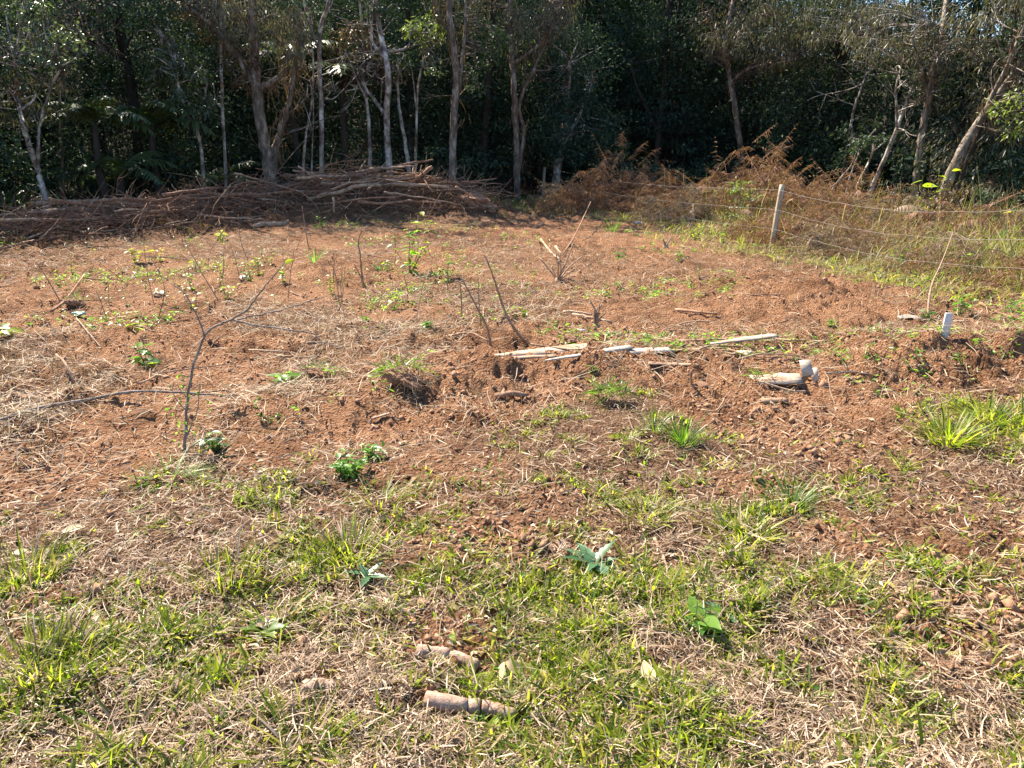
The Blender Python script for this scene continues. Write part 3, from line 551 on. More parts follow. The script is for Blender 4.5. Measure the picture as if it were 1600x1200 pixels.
# ------------------------------------------------------------------ brush heap
def along_pile(t):
    k = min(int(t), 3); return PILE[k] + (PILE[k + 1] - PILE[k]) * (t - k)
def pole(name, label, pts, r0, r1, mat, group=None, cat='branch', k=6, wob=.02, rough=.1):
    p = np.asarray(pts, float); s = spl(p, 4); s = s + R.normal(size=s.shape) * wob * min(1, r0 * 15)
    mb = MB(); tube(mb, s, np.linspace(r0, r1, len(s)), k, rough); o = mb.build(name, mat, None, origin=p[0], smooth=True); return tag(o, label, cat, group)
def seg_px(pts, Y0, Y1):
    n = len(pts); return [pix(a, b, Y0 + (Y1 - Y0) * i / (n - 1)) for i, (a, b) in enumerate(pts)]
HE = [('long grey pole on top of the heap reaching the left edge of the picture', [(-30, 392), (60, 362), (110, 357), (200, 350), (290, 338)], 13.2, 16.4, .045, .028, LOG_P),
      ('second long pole lying just below the topmost grey one at left', [(-20, 384), (50, 372), (120, 362), (200, 356), (280, 352)], 13.0, 15.9, .035, .02, LOG),
      ('long straight pole slanting up behind the left part of the heap', [(140, 347), (200, 336), (260, 325), (330, 318), (400, 308)], 16.8, 19.0, .05, .035, LOG_P),
      ('slim pole below the long slanting one in the left heap', [(150, 352), (230, 340), (300, 330), (360, 322)], 16.4, 18.2, .03, .02, LOG),
      ('stout pale log crossing the crown of the heap', [(500, 288), (560, 286), (620, 288), (700, 291)], 18.0, 18.6, .07, .045, LOG_P),
      ('thick reddish log end pointing left near the top of the heap', [(512, 298), (560, 284), (598, 274)], 17.8, 18.4, .06, .045, LOG),
      ('split pale log slanting across the front of the heap top', [(480, 316), (520, 302), (560, 290), (596, 289)], 17.5, 18.0, .065, .05, LOG_P),
      ('reddish log lying low across the middle of the heap', [(560, 316), (600, 318), (640, 314), (690, 316)], 17.4, 17.8, .05, .03, LOG),
      ('long bent branch under the pale log on the heap right side', [(600, 300), (640, 306), (680, 312), (720, 320)], 17.6, 18.2, .03, .02, LOG_P),
      ('pale log lying at the foot of the heap left of its middle', [(400, 368), (420, 360), (440, 355), (452, 352)], 15.8, 16.4, .06, .05, LOG_P),
      ('long thin pole at the foot of the heap pointing left', [(375, 350), (410, 356), (450, 357)], 16.0, 16.3, .04, .03, LOG),
      ('upright broken stake standing in front of the heap crown', [(522, 330), (521, 308)], 17.0, 17.0, .035, .03, LOG_P),
      ('yellowish snapped stump sticking up at the left of the heap', [(450, 304), (451, 285)], 18.4, 18.4, .05, .035, LOG_P),
      ('raised reddish root end at the right top of the heap', [(648, 280), (662, 272), (674, 261)], 18.6, 18.9, .045, .07, LOG),
      ('long straight stick leaning up across the left heap', [(185, 412), (208, 360), (230, 317)], 13.6, 14.2, .013, .008, LOG),
      ('long stick rising steeply to the right over the left heap', [(310, 362), (330, 340), (345, 320), (358, 298)], 16.0, 16.6, .03, .014, LOG),
      ('pale bent branch fork reaching right past the heap end', [(712, 292), (728, 300), (735, 308)], 18.6, 18.9, .035, .02, LOG_P),
      ('pale short stub standing alone in the soil under the forked tree', [(82, 398), (78, 384)], 14.6, 14.7, .03, .025, LOG_P),
      ('thin bare branch arching along the soil below the left heap', [(25, 402), (75, 405), (120, 392), (170, 375)], 12.6, 14.4, .016, .008, LOG),
      ('slender branch hooked over the heap behind the leafy sapling', [(430, 290), (470, 300), (492, 320), (500, 332)], 17.4, 17.0, .03, .012, LOG)]
for lab, pts, a, b, r0, r1, m in HE:
    P = seg_px(pts, a, b); P = [np.array([p[0], p[1], max(p[2], h1(p[0], p[1]) + r0 * .5)]) for p in P]; pole('cut_branch', lab, P, r0 * .78, r1 * .78, m, 'branches of the brush heap', wob=.015)
for i in range(210):
    t = R.random() ** .95 * 3.99; k = int(t); c = along_pile(t); ax = PILE[k + 1] - PILE[k]; ax = ax / np.linalg.norm(ax); big_ = R.random() < .24
    off = R.normal() * .5; c = c + np.array([-ax[1], ax[0]]) * off; a = math.atan2(ax[1], ax[0]) + R.normal() * (.35 if big_ else 1.0); L = R.uniform(1.6, 3.8) if big_ else R.uniform(.5, 1.7)
    prof = np.interp(t, [0, 1, 2, 3, 4], [.22, .36, .5, .55, .35]) * math.exp(-(off / .7) ** 2)
    z = h1(*c) + R.uniform(.03, 1.0) * prof; tilt = R.normal() * (.08 if big_ else .25); d = np.array([math.cos(a), math.sin(a), tilt]); side = np.array([-math.sin(a), math.cos(a), 0])
    p0 = np.array([*c, z]) - d * L / 2; p1 = np.array([*c, z]) + d * L / 2; m1 = p0 + (p1 - p0) * .35 + side * R.normal() * .10 + [0, 0, R.uniform(-.02, .08)]; m2 = p0 + (p1 - p0) * .7 + side * R.normal() * .12 + [0, 0, R.uniform(-.02, .08)]
    for q in (p0, m1, m2, p1): q[2] = max(q[2], h1(q[0], q[1]) + .02)
    r = R.choice([.018, .025, .034, .042]) if big_ else R.choice([.007, .010, .015, .022]); o = pole('heap_branch', ('thick' if r > .024 else 'thin') + ' bare cut branch lying among others in the long brush heap', [p0, m1, m2, p1], r, r * .5, [LOG, LOG_D, LOG, LOG_P][i % 4], ('thick' if r > .024 else 'thin') + ' branches of the brush heap', wob=.02)
    for _ in range(int(R.integers(0, 4))):                          # side twigs
        e0 = m1 + (m2 - m1) * R.random(); f = nrm(d + R.normal(size=3) * .7 + [0, 0, .25]); l = R.uniform(.2, .7); mb = MB(); q = spl([e0, e0 + f * l * .5 + R.normal(size=3) * .03, e0 + f * l + R.normal(size=3) * .08], 2); tube(mb, q, np.linspace(r * .5, .004, len(q)), 4); mb.build('side_twig', o.data.materials[0], None, origin=p0).parent = o; o.children[-1].location = (0, 0, 0)
mb = MB(); n = 7000; t = R.random(n) * 3.999; c = np.array([along_pile(q) for q in t]) + R.normal(size=(n, 2)) * .62; z = H(c[:, 0], c[:, 1]) + np.abs(R.normal(size=n)) * .16; a = R.random(n) * 6.28
D = np.stack([np.cos(a), np.sin(a), R.normal(size=n) * .5], 1); L = R.uniform(.12, .8, n)
strips(mb, np.column_stack([c, z]), D, L, R.uniform(.005, .016, n), R.normal(size=(n, 3)) * .14, 3)
tag(mb.build('brush_twigs', LOG_D, kind='stuff'), 'tangle of thin dry twigs filling the brush heap', 'twigs')
mb = MB(); n = 5000; t = R.random(n) * 4; c = np.array([along_pile(min(q, 3.999)) for q in t]) + R.normal(size=(n, 2)) * .6; z = H(c[:, 0], c[:, 1]) + np.abs(R.normal(size=n)) * .10
leaves(mb, np.column_stack([c, z]), rdir(n) * [1, 1, .5], rdir(n) + [0, 0, .8], R.uniform(.06, .14, n), R.uniform(.02, .05, n))
tag(mb.build('heap_leaf_litter', BROWNL, kind='stuff'), 'withered brown leaves caught in the brush heap', 'dry leaves')
# bare reddish uprooted bush on the heap at left
def bare_bush(label, px_, py_, Y, n, L, mat, name='bare_bush', spread=.7):
    p = pix(px_, py_, Y); b = np.array([p[0], p[1], h1(p[0], p[1])]); root = thing(name, b, label, 'bush'); 
    for k in range(n):
        d = nrm(R.normal(size=3) * [spread, spread, .3] + [0, 0, 1]); l = L * R.uniform(.5, 1.1); q = spl([b, b + d * l * .5 + R.normal(size=3) * .06, b + d * l + R.normal(size=3) * .12], 3); mb = MB(); tube(mb, q, np.linspace(.016, .005, len(q)), 5)
        for _ in range(4):
            e = q[R.integers(2, len(q))]; f = nrm(d + R.normal(size=3) * .8); tube(mb, [e, e + f * l * .18, e + f * l * .34 + R.normal(size=3) * .04], [.007, .005, .003], 4, caps=False)
        mb.build('stem', mat, root)
bare_bush('bare reddish bush standing up from the left of the brush heap', 168, 345, 16.8, 9, 1.0, LOG)
bare_bush('leafless grey bush at the right end of the brush heap', 735, 312, 20.0, 7, .6, LOG_P)

# ------------------------------------------------------------------ fence
def make_fence():
    A, B = FA, FB; d = (A - B) / np.linalg.norm(A - B); C = A + d * 5.2; Dn = A + (B - A) * .5
    root = thing('wire_fence', (A[0], A[1], h1(*A)), 'post and wire fence running back from the right edge towards the wood', 'fence'); tops = []
    for (p, hz, w, mat, lean) in ((C, 1.12, .075, POST, .02), (A, 1.06, .074, POST, .09), (B, .98, .08, POST, .05)):
        z = h1(*p); mb = MB(); s = spl([(p[0], p[1], z - .2), (p[0] + lean * .5, p[1], z + hz * .5), (p[0] + lean, p[1], z + hz)], 4)
        k = 4; tube(mb, s, np.full(len(s), w * .62), k, .03); o = mb.build('post', mat, root); tops.append(np.array([p[0], p[1], z]))
    for f in (.93, .62, .32):
        mb = MB(); full = []
        for a, b in zip(tops[:-1], tops[1:]):
            for t in np.linspace(0, 1, 22, endpoint=False): q = a + (b - a) * t; full.append(q + [0, -.045, f * 1.06 - (.13 + .05 * f) * math.sin(math.pi * t) + R.normal() * .006])
        full.append(tops[-1] + [0, -.045, f * 1.0]); full = np.array(full); tube(mb, full, .0021, 5)
        mb.build('wire', WIRE, root)
make_fence()

# ------------------------------------------------------------------ dead ferns by the fence
dfm = [frond_mesh('dead_frond', DEADF, .9, 20, .2, 1.9, .22, .035, .7, .007, s, 2) for s in (11, 12, 13)]
pfm = [frond_mesh('pale_dead_frond', DEADG, .8, 18, .17, 2.0, .22, .03, .8, .006, s, 2) for s in (14, 15)]
def thatch(name, mat, seed, n, r, hz):
    """a mound of collapsed fronds, centre at the origin"""
    rng = np.random.default_rng(seed); mb = MB()
    for _ in range(n):
        a = rng.random() * 6.28; q = r * rng.random() ** .5; c = np.array([math.cos(a) * q, math.sin(a) * q, hz * (1 - (q / r) ** 2) * rng.uniform(.15, 1.0) * (1 + .25 * math.sin(3 * a + seed))]); a2 = a + rng.normal() * 1.3; L = rng.uniform(.25, .85); d0 = np.array([math.cos(a2), math.sin(a2), rng.uniform(-.2, 1.1)])
        t = np.linspace(0, 1, 6)[:, None]; ctr = c + d0 * L * t + np.array([0, 0, -1.0]) * L * rng.uniform(.5, 1.0) * t ** 2 + rng.normal(size=3) * .2 * t ** 2
        m = 15; tp = np.linspace(.1, 1, m); P = np.stack([np.interp(tp, t[:, 0], ctr[:, i]) for i in range(3)], 1); T = nrm(np.gradient(P, axis=0)); sd = nrm(np.cross(T, [0, 0, 1.]) + 1e-6); ln = .17 * np.sin(np.pi * (tp * .85 + .1)) * rng.uniform(.6, 1.3, m)
        for s in (-1, 1): strips(mb, P, nrm(sd * s + T * .5 + rng.normal(size=(m, 3)) * .35), ln, .022, np.stack([0 * ln, 0 * ln, -.6 * ln], 1), 1)
        strips(mb, ctr[:1], nrm(ctr[2:3] - ctr[:1]), L, .012, (ctr[-1:] - ctr[:1]) - nrm(ctr[2:3] - ctr[:1]) * L, 4)
    return mb.mesh(name, mat)
TH = [thatch('thatch', DEADF, 21, 190, .95, .85), thatch('thatch', DEADF, 22, 180, .85, 1.0), thatch('thatch', DEADG, 23, 180, .85, .7), thatch('thatch', DEADF, 24, 160, 1.05, .6)]
def fern_clump(label, x, y, v, s, hs, nf, group=None):
    root = thing('dead_fern_clump', (x, y, h1(x, y) - .04), label, 'dead fern', group); o = inst('thatch', TH[v], root, Matrix.Rotation(R.uniform(0, 6.28), 4, 'Z') @ Matrix.Diagonal((s, s, s * hs, 1))); o['kind'] = 'stuff'
    for k in range((nf + 1) // 2):
        fm = (pfm if v == 2 else dfm)[k % (2 if v == 2 else 3)]; a = R.uniform(0, 6.28); r = R.uniform(.1, .5) * s
        M = Matrix.Translation((math.cos(a) * r, math.sin(a) * r, R.uniform(.2, .6) * s * hs)) @ Matrix.Rotation(R.uniform(0, 6.28), 4, 'Z') @ Matrix.Rotation(R.uniform(-.15, .75), 4, 'Y') @ Matrix.Diagonal((s * .8,) * 3 + (1,)); inst('frond', fm, root, M)
big = [(960, 322, 21.5, 1, 1.35, 1.1, 6, 'largest rounded mound of rust brown dead fern beside the far fence post'), (885, 322, 22.8, 2, 1.0, .9, 4, 'small pale dead fern mound next to the far fence post'),
       (1070, 342, 17.8, 2, 1.05, .95, 4, 'pale greyish mound of dead fern left of the near fence post'), (1010, 318, 21.0, 0, 1.2, .9, 6, 'low brown dead fern mound right of the largest one'),
       (925, 328, 20.6, 3, 1.2, 1.1, 4, 'flat brown dead fern heap left in front of the largest mound'), (1040, 330, 19.4, 1, 1.0, .9, 4, 'rusty dead fern mound just left of the pale greyish one'), (1200, 318, 17.2, 1, 1.1, 1.1, 5, 'rust fern mound close behind the near fence post on its left'), (1275, 330, 15.6, 0, 1.15, 1.0, 4, 'brown fern mound between the near post and the yellow cane'), (1400, 340, 14.4, 2, 1.0, .9, 3, 'pale collapsed fern mound behind the short yellow canes'), (1480, 350, 13.4, 0, 1.0, .9, 4, 'brown fern mound near the right end of the wires'), (1550, 360, 12.4, 3, 1.0, 1.0, 4, 'low rusty fern mound at the right edge behind the wires'),
       (1165, 312, 19.5, 1, 1.35, 1.2, 7, 'tall dark rust fern mound behind the near fence post on its left'), (1235, 318, 18.0, 0, 1.25, 1.2, 7, 'rust brown fern mound right behind the near fence post'),
       (1330, 330, 16.5, 1, 1.15, .95, 6, 'golden brown fern mound behind the wires right of the post'), (1115, 330, 19.3, 0, 1.1, .9, 5, 'brown fern mound between the pale mound and the tall one'), (1190, 372, 14.6, 3, .7, .9, 4, 'small dark dead fern heap low against the near fence post')]
for a, b, Y, v, s, hs, nf, lab in big:
    p = pix(a, b, Y); fern_clump(lab, p[0], p[1], v, s, hs, nf)
for i in range(56):
    a = R.uniform(-9, 6.5); q = FA + FDIR * a + FN * (.5 + 5 * R.random() ** 1.3)
    if q[1] < 8.6 or q[1] > float(wood_y(q[0])) + .5: continue
    fern_clump(['rust brown dead fern clump in the rough growth beyond the wire fence', 'rusty tall pointed dead fern clump in the rough growth beyond the wire fence', 'pale greyish dead fern clump in the rough growth beyond the wire fence', 'flat collapsed dead fern clump in the rough growth beyond the wire fence'][(vv := int(R.choice([0, 1, 3, 2])))], q[0], q[1], vv, R.uniform(.45, 1.0), R.uniform(.5, 1.0), 2, 'dead fern clumps beyond the fence')
# standing fern croziers above the mounds
for a, b, Y, s, lab in ((1070, 262, 19.5, .8, 'curled dead fern frond standing above the middle of the mounds'), (1035, 270, 20.5, .7, 'thin dead fern frond arching over the far mounds'), (1225, 262, 18.5, .9, 'curled dead fern frond standing behind the near fence post'), (1120, 262, 19.5, .8, 'dead fern frond arching over the tall dark mound')):
    p = pix(a, b + 35, Y); g = h1(p[0], p[1]); root = thing('standing_dead_frond', (p[0], p[1], g), lab, 'dead fern'); mb = MB(); tube(mb, [(p[0], p[1], g), (p[0] + .03, p[1], p[2])], [.01, .007], 5); mb.build('stalk', STEM_B, root)
    inst('frond', dfm[0], root, Matrix.Translation((.03, 0, p[2] - g)) @ Matrix.Rotation(R.uniform(-.6, .6), 4, 'Z') @ Matrix.Diagonal((s * .6, s * .6, s * .6, 1)))
# yellow dry canes
for a, b, c, d, Y, lab in ((1037, 306, 1038, 262, 20.5, 'thin yellow cane upright among the far dead ferns'), (1310, 374, 1321, 320, 13.0, 'bright yellow cane leaning behind the wires right of the post'), (1449, 352, 1450, 322, 13.6, 'short yellow cane upright behind the wires further right'), (1372, 348, 1380, 324, 14.0, 'short ochre cane between the two yellow ones behind the wires'), (1071, 318, 1068, 275, 19.8, 'yellow bent cane between far dead fern mounds')):
    P = [pix(a, b + 8, Y), pix((a + c) / 2 + 1, (b + d) / 2, Y), pix(c, d, Y)]; pole('dry_cane', lab, P, .016, .011, CANE, 'canes among the dead ferns', 'cane', 5)

# ------------------------------------------------------------------ grass and litter
def scatter(n, y0, y1, xs=.80, p=1.0, rng=R):
    u = rng.random(n); y = y0 * (y1 / y0) ** u if p == 1 else (y0 ** (1 - p) + u * (y1 ** (1 - p) - y0 ** (1 - p))) ** (1 / (1 - p))
    w = np.sqrt((y + .3) ** 2 + .5); return (rng.random(n) * 2 - 1) * w * xs, y
def keep(x, y, dens): m = R.random(len(x)) < dens; return x[m], y[m]
def lying(mb, x, y, L, W, lift=.012, tilt=.22, nseg=3, bend=.22):
    n = len(x); a = R.random(n) * 6.283; D = np.stack([np.cos(a), np.sin(a), R.normal(size=n) * tilt], 1); L = np.broadcast_to(L, (n,))
    P = np.stack([x, y, H(x, y) + R.random(n) * lift + np.maximum(0, -D[:, 2]) * L * .8], 1) - D * [1, 1, 0] * (L * .5)[:, None]
    curl = np.stack([R.normal(size=n) * L * bend, R.normal(size=n) * L * bend, -np.abs(R.normal(size=n)) * L * .10], 1)
    a2 = nrm(np.cross(nrm(D), [0, 0, 1.])); ro = R.normal(size=(n, 1)) * .5; side = nrm(a2 * np.cos(ro) + np.array([0, 0, 1.]) * np.sin(ro)); strips(mb, P, D, L, W, curl, nseg, side)
CLEAR = [(flat(666, 1097), flat(806, 1126), .05), (flat(652, 1019), flat(748, 1043), .045), (flat(476, 1084), flat(518, 1070), .04), (flat(770, 1055), flat(815, 1055), .04), (flat(1016, 1050), flat(1016, 1080), .035)]
def clear(x, y):
    m = np.ones(np.shape(x))
    for (ax, ay), (bx, by), r in CLEAR:
        L2 = (bx - ax) ** 2 + (by - ay) ** 2; t = np.clip(((x - ax) * (bx - ax) + (y - ay) * (by - ay)) / L2, 0, 1); m = m * (np.hypot(x - ax - t * (bx - ax), y - ay - t * (by - ay)) > r)
    return m * .97 + .03
# lawn straw
x, y = scatter(140000, 1.25, 6.2, .82, 1.6); L_ = lawn(x, y); x, y = keep(x, y, np.clip(L_ * 1.2, 0, 1) * (1 - .8 * bare(x, y)) * (.35 + .75 * fbm(x, y, 5, 2, 71)) * clear(x, y))
mb = MB(); n = len(x); lying(mb, x, y, R.uniform(.022, .085, n) * (1 + .5 * (R.random(n) < .12)), R.uniform(.0018, .0048, n), .03, .34, 3, .32); tag(mb.build('dry_straw', STRAW, kind='stuff'), 'pale dry cut straw lying all over the foreground lawn', 'straw')
# lawn green blades: small sprigs of several blades
def sprigs(x, y, per, L0, L1, W0, W1, spread=.9, up=.55):
    n = len(x); k = R.integers(per[0], per[1] + 1, n); X = np.repeat(x, k); Y = np.repeat(y, k); m = len(X)
    X = X + R.normal(size=m) * .006; Y = Y + R.normal(size=m) * .006; a = R.random(m) * 6.283; e = np.clip(R.normal(up, .32, m), .05, 1.5)
    D = np.stack([np.cos(a) * np.cos(e) * spread, np.sin(a) * np.cos(e) * spread, np.sin(e)], 1); L = R.uniform(L0, L1, m) * np.repeat(.7 + .6 * R.random(n), k)
    P = np.stack([X, Y, H(X, Y) - .003], 1); hd = np.stack([np.cos(a), np.sin(a), 0 * a], 1)
    curl = hd * (L * R.uniform(.05, .3, m))[:, None] + np.array([0, 0, -1.]) * (L * R.uniform(.1, .5, m))[:, None]; side = nrm(np.stack([-np.sin(a), np.cos(a), R.normal(size=m) * .4], 1)); return P, D, L, R.uniform(W0, W1, m), curl, side
x, y = scatter(5200, 1.25, 6.4, .82, 1.5); x, y = keep(x, y, np.clip(green(x, y) * lawn(x, y) * 1.15 * (1 - .85 * bare(x, y)), 0, 1) * clear(x, y)); nc = len(x); kk = R.integers(9, 34, nc); sg = R.uniform(.012, .045, nc)
X = np.repeat(x, kk) + R.normal(size=kk.sum()) * np.repeat(sg, kk); Y = np.repeat(y, kk) + R.normal(size=kk.sum()) * np.repeat(sg, kk); lz = np.repeat(R.uniform(.55, 1.45, nc), kk); up_ = np.repeat(R.uniform(.55, 1.2, nc), kk)
mb = MB(); P, D, L, W, C, S = sprigs(X, Y, (1, 1), .035, .085, .004, .010, .9, .0); m = len(X); a = R.random(m) * 6.283; e = np.clip(up_ + R.normal(size=m) * .28, .1, 1.5); L = L * lz
D = np.stack([np.cos(a) * np.cos(e), np.sin(a) * np.cos(e), np.sin(e)], 1); C = np.stack([np.cos(a), np.sin(a), 0 * a], 1) * (L * R.uniform(.05, .35, m))[:, None] + np.array([0, 0, -1.]) * (L * R.uniform(.05, .35, m))[:, None]; S = nrm(np.stack([-np.sin(a), np.cos(a), R.normal(size=m) * .4], 1)); strips(mb, P, D, L, W, C, 3, S)
tag(mb.build('lawn_tussocks', GRASS, kind='stuff'), 'short tussocks of green grass in the foreground lawn', 'grass')
x, y = scatter(40000, 1.25, 6.4, .82, 1.5); g = green(x, y) * lawn(x, y) * (1 - .8 * bare(x, y)); x, y = keep(x, y, np.clip(g * 1.1 + .03 * lawn(x, y), 0, 1) * clear(x, y))
mb = MB(); P, D, L, W, C, S = sprigs(x, y, (2, 5), .025, .07, .006, .013, .9, .7); strips(mb, P, D, L, W, C, 3, S); tag(mb.build('lawn_grass', GRASS, kind='stuff'), 'short green grass growing through the straw in the foreground', 'grass')
# low broad leaves and dead leaves in the lawn
x, y = scatter(16000, 1.25, 6, .82, 1.5); x, y = keep(x, y, np.clip(green(x, y) * lawn(x, y) * .6, 0, 1)); n = len(x); mb = MB(); a = R.random(n) * 6.28
leaves(mb, np.stack([x, y, H(x, y) + R.uniform(.004, .025, n)], 1), np.stack([np.cos(a), np.sin(a), R.normal(size=n) * .3], 1), np.array([0, 0, 1.]) + R.normal(size=(n, 3)) * .35, R.uniform(.012, .035, n), R.uniform(.008, .018, n), .1)
tag(mb.build('lawn_weed_leaves', WEED, kind='stuff'), 'tiny broad weed leaves low in the foreground grass', 'weeds')
x, y = scatter(9000, 1.25, 7, .82, 1.4); x, y = keep(x, y, .25 + .5 * lawn(x, y)); n = len(x); mb = MB(); a = R.random(n) * 6.28
leaves(mb, np.stack([x, y, H(x, y) + R.uniform(.004, .02, n)], 1), np.stack([np.cos(a), np.sin(a), R.normal(size=n) * .25], 1), np.array([0, 0, 1.]) + R.normal(size=(n, 3)) * .4, R.uniform(.015, .05, n), R.uniform(.006, .02, n), .2)
tag(mb.build('dead_leaf_litter', STRAW, kind='stuff'), 'small shrivelled dead leaves lying in the lawn', 'dry leaves')
# field litter: straw, roots, stalks
x, y = scatter(170000, 3.4, 21, .80, 1.25); dn = (1 - lawn(x, y)) * (1 - sst(-.5, .5, y - wood_y(x))) * (.12 + .95 * sst(.40, .66, fbm(x, y, .9, 3, 91))) * np.maximum(.15 + .85 * sst(5.0, 7.5, y) * (1 - .6 * sst(-1.0, 1.5, x)), .8 * sst(-.8, -1.7, x)); x, y = keep(x, y, dn)
mb = MB(); n = len(x); lying(mb, x, y, R.uniform(.04, .20, n), R.uniform(.003, .007, n), .03, .28, 2, .3); tag(mb.build('field_straw', STRAW_F, kind='stuff'), 'dry stalks and straw strewn over the cleared red soil', 'straw')
x, y = scatter(9000, 4.5, 17, .80, 1.2); dn = (1 - lawn(x, y)) * (.08 + .8 * sst(.5, .7, fbm(x, y, .7, 3, 95))) * (1 - fence_grass(x, y)) * (1 - sst(-2.5, 0, y - wood_y(x))); x, y = keep(x, y, dn); n = len(x)
mb = MB(); D = nrm(np.stack([R.normal(size=n) * .5, R.normal(size=n) * .5, np.ones(n)], 1)); strips(mb, np.stack([x, y, H(x, y) - .01], 1), D, R.uniform(.06, .3, n), .005, R.normal(size=(n, 3)) * .05, 2)
tag(mb.build('standing_stubble', STRAW_F, kind='stuff'), 'thin dry stubble stalks standing in the cleared soil', 'stubble')
# tiny crumbs of soil
x, y = scatter(30000, 2.0, 11, .80, 1.5); dn = np.clip(1 - lawn(x, y) + .7 * bare(x, y), 0, 1) * (.25 + .75 * sst(.35, .65, fbm(x, y, 1.3, 3, 97))); x, y = keep(x, y, dn); n = len(x)
o8 = np.array([(1, 0, 0), (-1, 0, 0), (0, 1, 0), (0, -1, 0), (0, 0, 1), (0, 0, -1)], float); f8 = np.array([(0, 2, 4), (2, 1, 4), (1, 3, 4), (3, 0, 4), (2, 0, 5), (1, 2, 5), (3, 1, 5), (0, 3, 5)])
r = R.gamma(1.8, .0034, n) + .0035; v = o8[None] * r[:, None, None] * R.uniform(.55, 1.35, (n, 6, 1)) + R.normal(size=(n, 6, 3)) * r[:, None, None] * .25; v += np.stack([x, y, H(x, y) + r * .25], 1)[:, None]
tag(MB().add(v.reshape(-1, 3), (f8[None] + (np.arange(n) * 6)[:, None, None]).reshape(-1, 3)).build('soil_crumbs', SOIL, kind='stuff'), 'small crumbs of loose red soil', 'soil')
# fence side grass and shade grass
x, y = scatter(80000, 8, 25, .85, .6); d = fence_grass(x, y) * (1 - sst(-.2, 1, y - wood_y(x))); x, y = keep(x, y, d * (.3 + .7 * sst(.35, .6, fbm(x, y, .8, 2, 99)))); mb = MB()
hh = .35 + .8 * sst(-.3, 1.6, fence_d(x, y)); P, D, L, W, C, S = sprigs(x, y, (1, 3), .15, .5, .006, .013, .8, .95); L = L * (.45 + .8 * sst(-.4, 1.8, fence_d(P[:, 0], P[:, 1]))); strips(mb, P, D, L, W, C * .8, 3, S)
x2, y2 = scatter(5200, 8, 24, .85, .6); x2, y2 = keep(x2, y2, sst(0, 1.2, fence_d(x2, y2)) * (1 - sst(-.2, 1, y2 - wood_y(x2)))); n = len(x2)
strips(mb, np.stack([x2, y2, H(x2, y2)], 1), nrm(np.stack([R.normal(size=n) * .35, R.normal(size=n) * .35, np.ones(n)], 1)), R.uniform(.3, 1.0, n), .011, R.normal(size=(n, 3)) * .16, 4)
tag(mb.build('fence_grass', GRASS_T, kind='stuff'), 'tall mixed green and straw grass along the wire fence', 'grass')
x, y = scatter(20000, 7.5, 24, .8, .8); d = np.exp(-((fence_d(x, y) + .55 + (fbm(x, y, .8, 2, 7) - .5) * 1.4) / .75) ** 2) * sst(7.4, 8.4, y) * (1 - sst(-1.5, 0, y - wood_y(x))); x, y = keep(x, y, d * sst(.3, .6, fbm(x, y, 1.5, 2, 8))); mb = MB(); P, D, L, W, C, S = sprigs(x, y, (1, 3), .08, .26, .007, .014, .9, .8); strips(mb, P, D, L, W, C, 2, S)
tag(mb.build('verge_grass', GRASS, kind='stuff'), 'low yellow green grass along the near side of the fence', 'grass')
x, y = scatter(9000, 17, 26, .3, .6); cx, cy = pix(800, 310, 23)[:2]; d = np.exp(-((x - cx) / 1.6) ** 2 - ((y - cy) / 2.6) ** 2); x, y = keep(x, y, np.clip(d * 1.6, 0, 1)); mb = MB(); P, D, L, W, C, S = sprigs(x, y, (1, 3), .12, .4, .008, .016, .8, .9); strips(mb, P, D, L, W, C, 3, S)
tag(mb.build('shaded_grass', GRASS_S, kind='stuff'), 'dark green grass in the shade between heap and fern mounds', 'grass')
# sparse field weeds as stuff
x, y = scatter(14000, 4.4, 18, .8, 1.1); d = (1 - lawn(x, y)) * (.25 + .75 * sst(5.6, 7.5, y)) * sst(.54, .74, fbm(x, y, .8, 3, 101)) * (1 - sst(-3, -1, y - wood_y(x))); x, y = keep(x, y, d); k = 5; X = np.repeat(x, k) + R.normal(size=len(x) * k) * .02; Y = np.repeat(y, k) + R.normal(size=len(x) * k) * .02; n = len(X); a = R.random(n) * 6.28; mb = MB()
leaves(mb, np.stack([X, Y, H(X, Y) + R.uniform(.005, .06, n)], 1), np.stack([np.cos(a), np.sin(a), .2 + R.normal(size=n) * .3], 1), np.array([0, 0, 1.]) + R.normal(size=(n, 3)) * .4, R.uniform(.02, .06, n), R.uniform(.01, .025, n), .15)
tag(mb.build('field_weed_leaves', WEED, kind='stuff'), 'scattered little green weed leaves over the cleared soil', 'weeds')

exec_small = True
